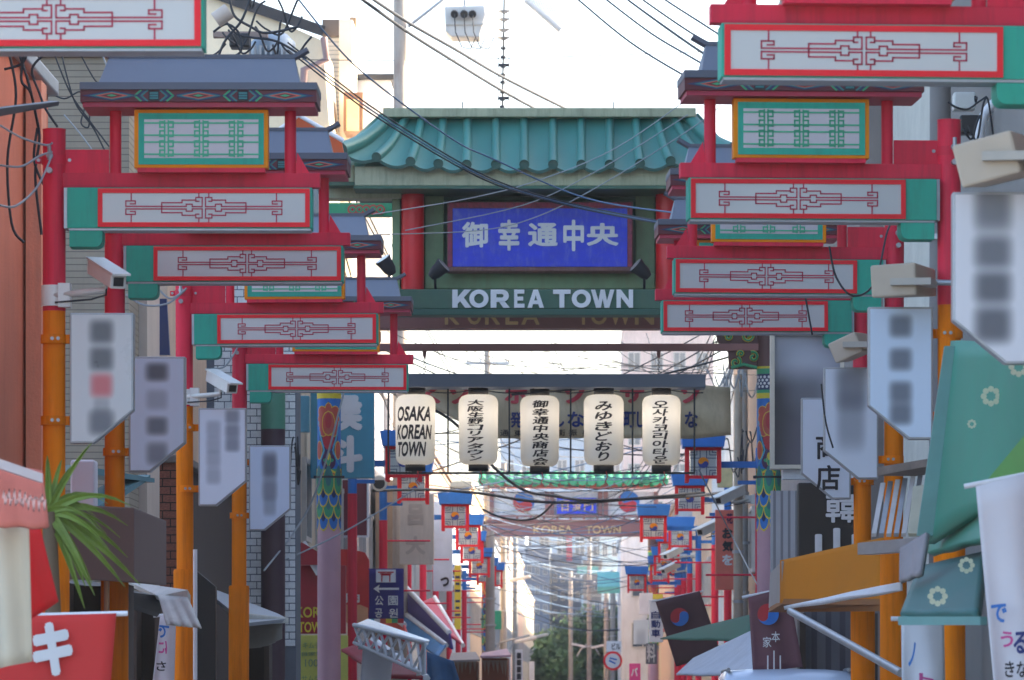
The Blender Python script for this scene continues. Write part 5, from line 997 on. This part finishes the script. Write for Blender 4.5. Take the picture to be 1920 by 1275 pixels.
MB().slab([W(662, 1172, 62), W(800, 1204, 59), W(806, 1200, 61), W(690, 1160, 64)], .02).build('canopy_sheet', mat('clear_sheet', S(196, 206, 214), .3), tr)
mb = MB(); cloth(mb, W(800, 1300, 66), W(868, 1300, 66), W(850, 1240, 66), W(800, 1222, 66), 10, 6, .1, 1.5); mb.one('tarpaulin', mat('blue_tarp', S(44, 92, 132), .6, 0, .2, 3), 'dark blue tarpaulin heaped beside the truss frame', 'tarpaulin', solid=.02)
wd = mat('stall_wood', S(150, 96, 76), .75, 0, .2, 3)
for i in range(2):
    a0 = 846 + i * 58; st = thing('wooden_stall', ['wooden stall box with ragged paper fringe beside the blue tarpaulin', 'wooden stall box with pink sheet roof near the grey poles'][i], 'stall', (W(a0 + 25, 0, 90).x, 90, 0), 'wooden stalls')
    MB().box(W(a0, 0, 90).x, W(a0 + 48, 0, 90).x, 90, 92, .01, W(0, 1240 - i * 6, 90).z).build('box', wd, st)
    for j in range(6): MB().prism([(W(a0 + j * 8, 0, 89.9).x, W(0, 1238, 90).z), (W(a0 + j * 8 + 8, 0, 89.9).x, W(0, 1238, 90).z), (W(a0 + j * 8 + random.uniform(2, 8), 0, 89.9).x, W(0, 1255 + random.uniform(0, 14), 90).z)], 89.9, 89.95).build('paper_fringe', mat('brown_paper', S(176, 156, 140), .8), st)
    MB().slab([W(a0 - 4, 1238 - i * 8, 89), W(a0 + 54, 1236 - i * 8, 89), W(a0 + 46, 1222 - i * 6, 92), W(a0, 1224, 92)], .04).build('roof_sheet', [mat('grey_rag', S(150, 140, 136), .8), mat('pink_sheet', S(190, 150, 160), .7)][i], st)

# ------------------------------------------------------------ spiky plant
pl = thing('spiky_plant', 'spiky green yucca leaves hanging past the orange pole', 'plant', (W(95, 0, 27).x, 27, 0)); LF = mat('yucca_leaf', S(128, 150, 62), .5, 0, .3, 3, trans=.3); rnd = random.Random(4)
base = W(92, 960, 27)
MB().tube([(base.x, 27, .1), (base.x + .05, 27, 1.4), (base.x, 27, base.z)], [.07, .05, .04], 10).build('stem', mat('bark', S(110, 92, 72), .9), pl)
for i in range(30):
    a = rnd.uniform(-.35, 3.5) if i % 3 else rnd.uniform(-1.2, .6); L = rnd.uniform(.32, .58); yy = rnd.uniform(-.25, .25); dx, dz = math.cos(a), math.sin(a); w = rnd.uniform(.018, .034); vs = []
    for k in range(7):
        q = k / 6; c = base + Vector((dx * L * q, yy * q, dz * L * q * (1 - .25 * q) - (.22 * q * q if dz < .8 else 0))); n_ = Vector((-dz, 0, dx)) * w * (1 - q) ** .6
        vs += [c - n_, c + Vector((0, .012, 0)), c + n_]
    MB().add(vs, [(3 * k, 3 * k + 1, 3 * k + 4, 3 * k + 3) for k in range(6)] + [(3 * k + 1, 3 * k + 2, 3 * k + 5, 3 * k + 4) for k in range(6)]).build('leaf', LF, pl, solid=.003)

# ------------------------------------------------------------ utility poles
CON = mat('concrete_pole', S(150, 146, 140), .8, 0, .15, 1.5, bump=.15, dirt=S(110, 104, 98), damt=.4); WOOD = mat('rusty_pole', S(170, 160, 150), .7, 0, .15, 2, dirt=S(130, 84, 60), damt=.6)
def upole(label, px, d, ztop, r0, m=CON, arms=1, X=None, rnd=random.Random(2), lamp=False):
    X = W(px, 0, d).x; r = thing('utility_pole', label, 'utility pole', (X, d, 0), 'utility poles along the street')
    MB().cyl(X, d, .1, ztop, r0, r0 * .75, 18).build('shaft', m, r)
    for i in range(arms):
        z = ztop - .5 - i * .8; MB().box(X - .8, X + .8, d - .05, d + .05, z - .05, z + .05).build('crossarm', 'steel', r)
        for k in (-.7, -.25, .25, .7): MB().lathe(X + k, d, [(.02, z + .05), (.05, z + .08), (.03, z + .11), (.055, z + .14), (.02, z + .2)], 10).build('insulator', 'd_white', r)
    for k in range(3): MB().tube([(X, d, ztop * (.45 + .12 * k)), (X, d, ztop * (.45 + .12 * k) + .05)], r0 * 1.1, 16).build('band', 'steel', r)
    return r
up = upole('rust stained pole rising above the gate ridge by the white annex', 750, 90, 17.5, .15, WOOD, 1); d = 90
c = W(870, 44, 90)
bxm = mat('transformer_grey', S(206, 204, 200), .5, 0, .08, 2)
tf = thing('switch_box', 'grey pole switch box with three black bushings hung above the gate', 'switch box', tuple(W(870, 75, 90)))
MB().prism([(W(834, 0, 90).x, W(0, 16, 90).z), (W(836, 0, 90).x, W(0, 62, 90).z), (W(846, 0, 90).x, W(0, 73, 90).z), (W(900, 0, 90).x, W(0, 74, 90).z), (W(912, 0, 90).x, W(0, 30, 90).z), (W(910, 0, 90).x, W(0, 14, 90).z)], 89.7, 90.4).build('case', bxm, tf, bevel=.03)
for px in (852, 870, 886): MB().tube([W(px, 25, 89.68), W(px, 27, 89.5)], .07, 12).build('bushing', 'black', tf); MB().tube([W(px, 27, 89.5), W(px + 2, 60, 89.4), W(px + 14, 88, 89.4), W(px + 30, 92, 89.5), W(px + 40, 70, 90)], .012, 5).build('lead', 'cable', tf)
MB().box(W(836, 0, 90).x, W(908, 0, 90).x, 89.66, 89.7, W(0, 51, 90).z, W(0, 47, 90).z).build('flange', bxm, tf)
MB().tube([W(755, -30, 90), W(1000, -30, 90)], .06, 8).build('support_arm', 'steel', up); MB().tube([W(765, 50, 90), W(830, 0, 90), W(850, -28, 90)], .03, 8).build('stay', 'steel', up)
MB().tube([W(872, 16, 90), W(872, -30, 90)], .03, 6).build('hanger', 'steel', tf)
ins = thing('insulator_string', 'hanging string of insulators above the middle of the gate ridge', 'insulator', tuple(W(944, 206, 90)))
MB().tube([W(946, -30, 90), W(942, 210, 90)], .018, 6).build('core_rod', 'darkmetal', ins)
for k, py in enumerate((20, 35, 55, 70, 88, 105, 122, 138, 152, 170, 184, 198)): MB().tube([W(945 - k * .3, py, 90), W(945 - k * .3, py + 5, 90)], [.12 if k < 4 else .05, .05], 12).build('disc', 'darkmetal' if k > 3 else 'steel', ins)
for py in (122, 184): MB().tube([W(934, py, 90), W(954, py, 90)], .03, 8).build('cross_bar', 'darkmetal', ins)
for s_ in (-10, 10): MB().tube([W(945 + s_, 20, 90), W(944 + s_, 205, 90)], .008, 5).build('side_rod', 'darkmetal', ins)
br = thing('brush_guard', 'sloping bird guard rod with fine bristles above the gate', 'bird guard', tuple(W(1050, 60, 90)))
MB().tube([W(985, 0, 90), W(1052, 56, 90)], [.05, .07], 8).build('rod', bxm, br)
for i in range(26): p = W(985 + i * 2.55, i * 2.1, 90); MB().tube([p, p + Vector((.06 + .004 * i, 0, -.0 + .32 - .004 * i))], .011, 4).build('bristle', 'steel', br)
upole('dark grey utility pole behind the red arm pole with coiled cables', 1763, 45, 13, .115, mat('slate_pole', S(120, 116, 114), .7, 0, .12, 2), 0)
upole('tan weathered pole with knotted cables beside the right painted column', 1384, 80, 6.9, .09, mat('tan_pole', S(176, 158, 138), .8, 0, .12, 3), 0)
upole('grey pole standing behind the tan weathered pole', 1394, 88, 7.6, .1, CON, 0)
for i, (px, d, z, lab) in enumerate(((914, 176, 14.2, 'thick grey pole just past the far gate'), (919, 130, 6.0, 'grey pole beside the far painted column'), (944, 196, 11.0, 'second grey pole past the far painted column'), (966, 230, 10.0, 'third grey pole past the far painted column, with lamp'), (1070, 330, 10, 'slim brown pole in front of the street trees'), (1105, 300, 12, 'slim grey pole in front of the street trees'), (1137, 280, 8.5, 'short pole right of the street trees'), (1149, 250, 8.0, 'pole behind the round road sign'))):
    upole(lab, px, d, z, .15 if i < 4 else .17, [CON, WOOD][i == 4], 1 if i not in (1,) else 0)
for i, (px, py, d, s) in enumerate(((985, 1200, 190, 1), (1010, 1193, 215, 1), (1085, 1210, 300, -1), (1122, 1212, 290, 1), (975, 1085, 200, 1))):
    c = W(px, py, d); r = thing('street_lamp', 'flat street lamp head on a curved arm, ' + ['beside the third grey pole', 'over the grey pole lamps', 'brown pole side before the trees', 'grey pole side before the trees', 'high beside the second grey pole'][i], 'street lamp', tuple(c), 'street lamp heads')
    MB().obox(c, (.9, .35, .14), (0, R(-12 * s), 0)).build('head', bxm, r, bevel=.05); MB().tube([c + Vector((-s * .4, 0, .05)), c + Vector((-s * 1.0, 0, -.1)), c + Vector((-s * 1.3, 0, -.6))], .04, 8).build('arm', 'steel', r)

# ------------------------------------------------------------ upper left cable clutter and small things
tr2 = thing('pole_transformer', 'grey ribbed pole transformer among tangled cables behind the small roof', 'transformer', tuple(W(510, 112, 56)))
MB().lathe(W(512, 0, 56).x, 56, [(.02, W(0, 58, 56).z), (.16, W(0, 64, 56).z), (.26, W(0, 80, 56).z), (.27, W(0, 130, 56).z), (.1, W(0, 135, 56).z)], 24).build('tank', mat('steel_blue_tank', S(150, 164, 176), .45, .2), tr2)
for k in range(9): x = W(472 + k * 10, 0, 56).x; MB().box(x - .012, x + .012, 55.66, 55.75, W(0, 128, 56).z, W(0, 92, 56).z).build('fin', 'steel', tr2)
MB().box(W(432, 0, 55.5).x, W(470, 0, 55.5).x, 55.3, 55.6, W(0, 92, 55.5).z, W(0, 66, 55.5).z).build('junction_box', 'black', tr2, bevel=.02)
MB().box(W(400, 0, 55.6).x, W(502, 0, 55.6).x, 55.55, 55.7, W(0, 70, 55.6).z, W(0, 60, 55.6).z).build('cross_bar', mat('rusty_bar', S(150, 130, 120), .6), tr2)
MB().tube([W(404, 38, 50), W(430, 20, 50)], .085, 14).one('duct_elbow', mat('beige_duct', S(190, 174, 160), .6), 'short beige duct end beside the topmost lamp box', 'duct')
gb = thing('gable_sign', 'orange triangular gable with white rims behind the second small roof', 'gable', tuple(W(605, 300, 61)))
MB().prism([(W(588, 0, 61).x, W(0, 310, 61).z), (W(650, 0, 61).x, W(0, 310, 61).z), (W(640, 0, 61).x, W(0, 266, 61).z), (W(560, 0, 61).x, W(0, 218, 61).z), (W(500, 0, 61).x, W(0, 260, 61).z)], 61, 61.2).build('face', mat('gable_orange', S(206, 92, 44), .6), gb)
MB().tube([W(500, 260, 60.9), W(560, 216, 60.9), W(644, 264, 60.9)], .03, 8).build('rim', 'd_white', gb)

# ------------------------------------------------------------ overhead cables
def cable(pts, r, m, label, group):       # pts (px, py, d): smooth run through points
    P = [W(*p) for p in pts]; out = []
    for i in range(len(P) - 1):
        p0, p1, p2, p3 = P[max(i - 1, 0)], P[i], P[i + 1], P[min(i + 2, len(P) - 1)]
        for k in range(6):
            t = k / 6; out.append(.5 * ((2 * p1) + (p2 - p0) * t + (2 * p0 - 5 * p1 + 4 * p2 - p3) * t * t + (3 * p1 - p0 - 3 * p2 + p3) * t ** 3))
    out.append(P[-1]); MB().tube(out, r, 6).one('overhead_cable', m, label, 'cable', group)
G1 = 'cables crossing in front of the gate roof'
for i in range(4):
    o = [0, 14, 7, -60][i]
    if i < 3: cable([(540, 80 + o, 52), (640, 158 + o, 53), (717, 214 + o * .9, 54), (860, 303 + o * .7, 56), (960, 350 + o * .5, 57), (1100, 388 + o * .4, 58), (1290, 424 + o * .3, 56)], .009, 'cable' if i < 2 else 'cableblue', 'dark cable slanting across the gate roof in a bundle of three', G1)
    else: cable([(545, -20, 52), (640, 97, 53), (720, 168, 54), (850, 262, 56), (920, 296, 57), (1100, 372, 58), (1290, 402, 56)], .010, 'cableblue', 'single blue cable slanting across the gate roof and board', G1)
for i, pts in enumerate(([(670, -8, 66), (760, 57, 70), (840, 108, 74), (933, 165, 80), (1000, 202, 84), (1060, 232, 88)], [(690, -8, 66), (767, 43, 70), (853, 92, 74), (940, 143, 80), (1057, 202, 84), (1100, 222, 88)])):
    cable(pts, .024, 'cable', 'thick black cable passing behind the gate ridge', 'thick cables behind the ridge')
for i, (a, b, c_, e) in enumerate((((1085, 0), (1180, 78), (1280, 140), (1350, 175)), ((1138, 0), (1220, 62), (1290, 104), (1370, 150)), ((1178, 0), (1250, 52), (1320, 100), (1390, 140)), ((1206, 0), (1290, 58), (1350, 92), (1420, 130)), ((1180, 2), (1262, 62), (1330, 108), (1400, 150)), ((1248, 0), (1310, 40), (1370, 78), (1440, 116)))):
    cable([(a[0] - 20, a[1] - 18, 60), (*a, 60), (*b, 58), (*c_, 56), (*e, 54)], .012, 'cable', 'dark cable sweeping down from the sky to the grey utility pole', 'cables sweeping to the utility pole')
cable([(560, 112, 90), (760, 113, 90), (1000, 108, 90), (1300, 98, 90), (1420, 92, 90)], .008, 'cable', 'thin level wire crossing the white sky above the ridge', None)
for i, pts in enumerate(([(700, 402, 58), (880, 372, 60), (1010, 338, 61), (1150, 280, 61), (1290, 185, 60), (1340, 140, 60)], [(700, 440, 58), (900, 432, 60), (1010, 405, 61), (1130, 345, 61), (1290, 245, 60), (1350, 200, 60)], [(760, 432, 60), (980, 385, 61), (1120, 320, 61), (1290, 215, 60)])):
    cable(pts, .007, 'cablegrey', 'thin grey wire rising across the blue name board', 'thin wires across the name board')
rnd = random.Random(21)
# the tangle down the street: runs across and along between the poles
for i in range(46):
    d0 = rnd.uniform(74, 165); d1 = d0 + rnd.uniform(-12, 25); za, zb = rnd.uniform(5.2, 8.6), rnd.uniform(5.2, 8.6); xa, xb = -3.9 + rnd.uniform(-.3, .6), 2.9 + rnd.uniform(-.5, .4); sag = rnd.uniform(.15, .7)
    pts = []
    for k in range(9): t = k / 8; pts.append(Vector((xa + (xb - xa) * t, d0 + (d1 - d0) * t, za + (zb - za) * t - sag * 4 * t * (1 - t))))
    q = rnd.choice((.008, .011, .015)); m_ = rnd.choice(('cable', 'cable', 'cableblue')); MB().tube(pts, q, 5).one('overhead_cable', m_, '%s %s cable strung across the street beyond the %s lantern post' % ({.008: 'thin', .011: 'medium', .015: 'thick'}[q], {'cable': 'black', 'cableblue': 'blue grey'}[m_], ordn[max(0, min(7, int((d0 - 72) / 11)))]), 'cable', 'cables strung across between the gates')
for i in range(40):
    d0 = rnd.uniform(165, 300); za = rnd.uniform(5.5, 11); xa, xb = -4 + rnd.uniform(-.5, 1), 3.5 + rnd.uniform(-1, .6); sag = rnd.uniform(.2, 1.0); pts = []
    for k in range(9): t = k / 8; pts.append(Vector((xa + (xb - xa) * t, d0 + rnd.uniform(-1, 1) * 0 + 20 * t, za + rnd.uniform(0, 0) + 1.2 * math.sin(i) * t - sag * 4 * t * (1 - t))))
    m_ = rnd.choice(('cable', 'cableblue')); MB().tube(pts, .018, 5).one('overhead_cable', m_, {'cable': 'faint dark', 'cableblue': 'faint blue grey'}[m_] + (' high' if za > 8 else ' low') + ' cable strung across the street past the far gate', 'cable', 'cables past the far gate')
for i in range(14):      # lengthwise runs
    s = -1 if i % 2 else 1; x0 = (-3.7 if s < 0 else 2.8) + rnd.uniform(-.3, .5); z0 = rnd.uniform(6.2, 9.5); x1 = x0 + rnd.uniform(-2.5, 2.5); pts = []
    for k in range(11): t = k / 10; pts.append(Vector((x0 + (x1 - x0) * t, 72 + 110 * t, z0 - 1.2 * 4 * t * (1 - t) * .6 + rnd.uniform(-.5, .5) * t * 0)))
    MB().tube(pts, .012, 5).one('overhead_cable', 'cable', 'dark cable running lengthwise down the street past the lantern posts', 'cable', 'lengthwise street cables')
cable([(742, 728, 70), (800, 760, 70), (860, 800, 72), (930, 880, 76), (985, 920, 80), (1040, 930, 84), (1100, 938, 88), (1200, 935, 90), (1300, 930, 88), (1380, 920, 80)], .026, 'cable', 'thick wrapped cable bundle sagging below the banner', None)
cable([(700, 920, 84), (800, 918, 86), (900, 925, 88), (1000, 940, 90), (1100, 942, 90), (1200, 934, 90), (1320, 924, 88)], .03, 'cable', 'heavy level cable bundle crossing under the lantern rack', None)
cable([(905, 955, 92), (940, 970, 92), (985, 975, 93), (1015, 965, 93), (1040, 940, 92)], .022, 'cable', 'looped coil of cable hanging before the far gate emblem', None)
cable([(960, 740, 64.5), (1150, 722, 66), (1290, 690, 70), (1400, 660, 76)], .016, 'cable', 'dark cable rising behind the lantern rack header to the scroll bracket', None)
for i in range(16):
    a0 = rnd.uniform(760, 1240); cable([(a0, 640 + rnd.uniform(-20, 40), 95), (a0 + rnd.uniform(40, 140), 690 + rnd.uniform(-20, 40), 90), (1340 + rnd.uniform(-20, 40) if i % 2 else a0 + 260, 700 + rnd.uniform(-20, 30), 84)], .008, 'cable', 'thin cable in the bright gap below the hanging bar', 'cables in the gap below the bar')
# loose cables on poles
def loops(n, x0, x1, y0, y1, d, drop, label, group, m='cable', r=.008, span=60):    # slack leads hanging in U bends
    for i in range(n):
        a = rnd.uniform(x0, x1); b = a + rnd.uniform(-1, 1) * span; ya, yb = rnd.uniform(y0, y1), rnd.uniform(y0, y1); k = rnd.uniform(.3, 1) * drop; dd = d + rnd.uniform(-.4, .4)
        cable([(a, ya, dd), (a + (b - a) * .2, ya + (k * .7), dd), (a + (b - a) * .5, max(ya, yb) + k, dd + .1), (a + (b - a) * .8, yb + k * .7, dd), (b, yb, dd)], r, m, label, group)
for pts in ([(16, 95), (30, 180), (14, 300), (22, 420), (45, 455)], [(34, 95), (52, 150), (66, 210), (74, 260), (66, 330), (78, 440)], [(46, 95), (40, 150), (58, 175), (72, 240)], [(8, 130), (40, 120), (52, 98)], [(70, 240), (64, 300), (84, 350), (96, 360)], [(85, 100), (60, 130), (74, 175), (86, 205), (108, 238)]):
    cable([(a, b, 35) for a, b in pts], .01, 'cable', 'loose black cable dangling against the orange wall', 'cables on the orange wall')
for i, pts in enumerate(([(100, 96), (130, 170), (160, 215), (205, 275)], [(115, 100), (140, 190), (175, 240), (205, 300)], [(150, 100), (178, 150), (196, 160)], [(88, 170), (120, 185), (150, 172), (160, 195), (152, 230), (166, 238), (168, 205)], [(192, 103), (215, 160), (235, 200)], [(120, 215), (150, 250), (172, 280)])):
    cable([(a, b, 44.5) for a, b in pts], .008, 'cablegrey' if i in (4, 5) else 'cable', 'loose dark cable dangling before the beige siding', 'cables on the siding')
loops(9, 400, 540, -20, 90, 52, 30, 'tangled black cable around the pole transformer', 'cables round the transformer', r=.012, span=110)
for pts in ([(395, 150), (420, 80), (452, 40), (470, -5)], [(430, -5), (440, 30), (470, 50), (500, 62), (560, 50)], [(410, 20), (440, 60), (470, 70), (520, 78), (575, 110)], [(400, 60), (425, 45), (448, 62), (452, 95), (430, 110)]): cable([(a, b, 51.5) for a, b in pts], .014, 'cable', 'thick drooping black cable beside the short beige duct', 'thick cables by the duct')
#
loops(7, 1790, 1910, 165, 260, 43.5, 25, 'tangled dark cable beside the grey utility pole', 'cables round the grey pole', r=.01, span=80)
loops(10, 1350, 1400, 680, 720, 79, 40, 'knotted pale cable at the head of the tan pole', 'cables round the tan pole', 'cablegrey', .012, span=40)
loops(8, 1385, 1415, 800, 880, 79, 30, 'dark stray cable end sticking out beside the tan pole', 'stray cables beside the tan pole', 'cable', .012, span=26)
loops(5, 545, 575, 790, 900, 59.7, 30, 'thin cable hanging on the tiled building corner', 'cables on the tiled corner', r=.009, span=20)
for pts, dd in (([(236, 552), (270, 572), (312, 570), (338, 552), (350, 540)], 43), ([(395, 692), (420, 688), (436, 668), (446, 650)], 49.5), ([(300, 545), (320, 560), (345, 545)], 43)):
    cable([(a, b, dd) for a, b in pts], .01, 'cablegrey', 'pale lead looping under a teal bracket block to the next pole head', 'pale leads at the pole heads')
cable([(1878, 180, 44), (1846, 215, 44), (1838, 262, 44), (1856, 305, 44), (1868, 322, 44)], .05, 'd_white', 'fat white hose bent in an arc beside the large beige loudspeaker', None)
mb = MB(); mb.slab([W(-20, 222, 31), W(110, 198, 33), W(112, 190, 33), W(-20, 206, 31)], .06); mb.one('lamp_bracket', 'darkmetal', 'dark tapering lamp bracket sticking out across the orange wall', 'bracket')
for i, (a, b, c_, e, dd, mm, lab) in enumerate(((1788, 1830, 172, 205, 44.4, 'camera_white', 'white meter box high on the grey utility pole'), (1880, 1935, 228, 262, 43.8, 'steel_strap', 'steel bracket box beside the fat white hose'), (1800, 1838, 215, 250, 44.2, 'black_plastic', 'black cable closure beside the grey utility pole'))):
    p_, q_ = W(a, e, dd), W(b, c_, dd); MB().box(p_.x, q_.x, dd, dd + .2, p_.z, q_.z).one('junction_box', MATS[mm], lab, 'junction box', bevel=.02)
mb = MB(); cloth(mb, W(1868, 1165, 25.6), W(1960, 1180, 25.6), W(1960, 1040, 25.6), W(1872, 1050, 25.6), 8, 6, .03, 1.2); mb.one('green_cloth', mat('lime_cloth', S(70, 150, 40), .8), 'bright green cloth hanging behind the white cloth banner', 'cloth', solid=.01)
for i, pts in enumerate(([(0, 235, 32), (40, 258, 32), (85, 272, 32.2), (98, 268, 32.2)], [(0, 310, 32), (40, 312, 32), (75, 292, 32.2), (98, 285, 32.2)], [(0, 385, 31), (30, 386, 31.5), (70, 350, 32), (98, 290, 32.2)])):
    cable(pts, .008, 'cablegrey', 'pale grey lead curving from the orange wall to the red pole head', 'grey leads on the pole head')
cable([(1498, 420, 40), (1505, 520, 40), (1523, 628, 40)], .008, 'cable', 'black lead hanging straight down over two lamp boxes', None); cable([(1555, 462, 36), (1568, 520, 36), (1600, 555, 36), (1640, 530, 36.5), (1662, 440, 37), (1670, 420, 37.5)], .008, 'cable', 'black lead looping down to the red pole head', None)
cable([(1540, 720, 37), (1548, 790, 37), (1562, 840, 37)], .007, 'cable', 'short black lead beside the smeared pentagon sign', None)
cable([(1545, 1275, 60), (1440, 1130, 64), (1370, 1000, 70), (1310, 880, 66)], .01, 'cablegrey', 'grey stay wire slanting down behind the tan pole', None)
cable([(645, 735, 60), (600, 900, 60), (560, 985, 60), (495, 1070, 59)], .012, 'cablegrey', 'grey stay wire slanting past the left painted column', None); cable([(775, 920, 62), (640, 1000, 61), (495, 1068, 59.5)], .010, 'cablegrey', 'pale rope tied to the purple pillar', None)

# ------------------------------------------------------------ far trees
def tree(label, px, d, h, rad, n, c):
    X = W(px, 0, d).x; r = thing('street_tree', label, 'tree', (X, d, 0), 'trees at the street end'); rnd = random.Random(int(px)); lm = mat('foliage_' + str(c), S(*c), .8, 0, .5, .8)
    MB().tube([(X, d, 0), (X + .1, d, h * .3), (X, d, h * .7)], [.28, .2, .08], 10).build('trunk', mat('bark', S(110, 92, 72), .9), r)
    for i in range(5): a = i * 1.3; MB().tube([(X, d, h * .35), (X + rad * .5 * math.cos(a), d + rad * .5 * math.sin(a), h * (.55 + .05 * i))], [.1, .03], 6).build('limb', mat('bark', S(110, 92, 72), .9), r)
    mb = MB(); cl = [(rnd.gauss(0, rad * .45), rnd.gauss(0, rad * .45), h * .62 + rnd.gauss(0, h * .16), rnd.uniform(.5, 1.1) * rad * .35) for _ in range(26)]
    for i in range(n):
        cx, cy, cz, cr = cl[i % 26]; p = Vector((X + cx + rnd.gauss(0, cr * .6), d + cy + rnd.gauss(0, cr * .6), cz + rnd.gauss(0, cr * .6))); s = rnd.uniform(.12, .3)
        u = Vector((rnd.gauss(0, 1), rnd.gauss(0, 1), rnd.gauss(0, 1))).normalized() * s; v = u.orthogonal().normalized() * s * .7; mb.add([p - u, p - v, p + u, p + v], [(0, 1, 2, 3)])
    mb.build('crown', lm, r)
tree('dense dark green tree filling the street end behind the slim grey pole', 1105, 380, 9.0, 2.8, 4200, (70, 96, 60)); tree('dark green tree beside the round road sign', 1140, 400, 8.0, 2.2, 3000, (62, 90, 58)); tree('lower bushy tree beside the third grey pole', 1030, 360, 5.8, 2.0, 2600, (84, 110, 66)); tree('yellow green treetop behind the dense dark tree', 1165, 430, 9.2, 1.8, 2200, (150, 140, 60)); tree('dark tree closing the street behind the brown pole', 1072, 410, 7.6, 2.2, 2800, (66, 92, 66))

# ------------------------------------------------------------ van whose roof shows at street level
VD = 46.0; vx0, vx1 = W(1338, 0, VD).x, W(1632, 0, VD).x; vc = (vx0 + vx1) / 2; hw = (vx1 - vx0) / 2
van = thing('parked_van', 'pale blue white van whose roof shows beneath the ochre awning', 'van', (vc, VD + 1.6, 0)); vm = mat('van_paint', S(196, 206, 222, 1.1), .2, .1, .04, 1)
prof = [(0, .35), (0, .95), (.12, 1.05), (.55, 1.70), (.8, 1.775), (1.6, 1.785), (2.9, 1.76), (3.2, 1.6), (3.3, .35)]
vs = []
for t_, k in ((-1, 1), (-.93, 1.02), (-.6, 1.03), (0, 1.035), (.6, 1.03), (.93, 1.02), (1, 1)):
    for (yy, zz) in prof: vs.append((vc + t_ * hw * (.86 if zz > 1.5 else 1), VD + yy, zz * (k if zz > 1.5 else 1) * (.965 if abs(t_) == 1 and zz > 1.5 else 1)))
n = len(prof); MB().add(vs, [(i * n + j, (i + 1) * n + j, (i + 1) * n + (j + 1) % n, i * n + (j + 1) % n) for i in range(6) for j in range(n)] + [tuple(range(n)), tuple(range(7 * n - 1, 6 * n - 1, -1))], 0, True).build('body', vm, van)
MB().slab([(vc - hw * .8, VD + .12, 1.1), (vc + hw * .8, VD + .12, 1.1), (vc + hw * .72, VD + .5, 1.66), (vc - hw * .72, VD + .5, 1.66)], .02).build('windscreen', GL, van)
for s_ in (-1, 1):
    for yy in (.6, 2.7):
        w_ = MB().tube([(vc + s_ * hw * .98, VD + yy, .3), (vc + s_ * hw * .75, VD + yy, .3)], .292, 22).build('wheel', 'black', van); MB().tube([(vc + s_ * hw * 1.0, VD + yy, .3), (vc + s_ * hw * .97, VD + yy, .3)], .17, 18).build('rim', 'steel', w_)
    MB().box(vc + s_ * hw * .75 - .12, vc + s_ * hw * .75 + .12, VD - .03, VD + .02, .7, .86).build('headlight', mat('lamp_glass', S(190, 190, 180), .1), van)
    MB().tube([(vc + s_ * hw * .78, VD + .7, 1.83), (vc + s_ * hw * .78, VD + 2.8, 1.82)], .02, 8).build('roof_rail', 'steel', van)
MB().box(vc - hw, vc + hw, VD - .08, VD + .1, .28, .55).build('bumper', vm, van, bevel=.03)

MB().box(W(1508, 0, 47.5).x, W(1622, 0, 47.5).x, 47.5, 47.6, 0, W(0, 1140, 47.5).z).one('shutter', lines_mat('grey_shutter', S(96, 96, 104), S(70, 68, 76), .14, 'X', .4), 'dim grey folding shutter under the ochre awning', 'shutter')

far_block('powder blue exhibition hall far behind the lanterns', 938, 1236, 828, 560, (150, 174, 196), (9, 6))
far_block('steel grey block behind the brown pole at the street end', 985, 1030, 1030, 450, (112, 126, 146), (3, 6))
far_block('dusty blue block behind the slim grey pole', 1034, 1090, 1046, 460, (96, 118, 142), (4, 6))
far_block('light stone block behind the round road sign', 1094, 1128, 1058, 455, (160, 150, 140), (2, 5))
sign_box('tower_sign', 'red vertical sign tower on the dusty blue block', 1062, 1073, 1000, 1052, 440, mat('rose_red', S(210, 70, 90), .6), .6)
sign_box('teal_hoarding', 'pale teal hoarding strip on the light stone block', 1082, 1122, 1060, 1076, 438, mat('teal_hoard', S(120, 200, 180), .6), .6)
for i, (a, b, t_, u_, dd, lab) in enumerate(((118, 232, 1096, 1300, 36.6, 'open shop front coloured dark for shade under the big brown box awning'), (250, 296, 1130, 1300, 44, 'doorway gap coloured dark for shade beside the stucco wall'), (455, 500, 1172, 1300, 53.5, 'stall recess coloured dark for shade under the grey metal awning'), (1505, 1640, 1150, 1300, 47.2, 'shop recess coloured dark for shade behind the grey folding shutter'))):
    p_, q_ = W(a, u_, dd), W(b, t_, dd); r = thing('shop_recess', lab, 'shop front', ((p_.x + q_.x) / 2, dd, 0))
    MB().box(p_.x, q_.x, dd + .5, dd + .6, 0.01, q_.z).build('back_wall', mat('shade_dark_wall', S(52, 46, 44), .9), r)  # added dark interior; the shade under the awnings is put into these colours
    for k, xx in enumerate((p_.x, q_.x)): MB().box(xx - .03, xx + .03, dd, dd + .5, 0.01, q_.z).build('side_post', mat('shade_dark_post', S(70, 58, 52), .8), r)
    for k in range(3): MB().box(p_.x + .05, q_.x - .05, dd + .3, dd + .48, .5 + k * .45, .53 + k * .45).build('shelf', mat('shade_dark_post', S(70, 58, 52), .8), r)
# ------------------------------------------------------------ light haze in the air
hz = MB().box(-905, 905, -66, 1906, -1.5, 60).build('haze', 'black'); hz.data.materials.clear()
hm = bpy.data.materials.new('haze_air'); hm.use_nodes = True; hn = hm.node_tree; hn.nodes.remove(hn.nodes['Principled BSDF'])
pv = hn.nodes.new('ShaderNodeVolumePrincipled'); pv.inputs['Color'].default_value = (.95, .96, 1, 1); pv.inputs['Density'].default_value = .00026; pv.inputs['Anisotropy'].default_value = .3
hn.links.new(pv.outputs[0], hn.nodes['Material Output'].inputs['Volume']); hz.data.materials.append(hm); hz['kind'] = 'stuff'
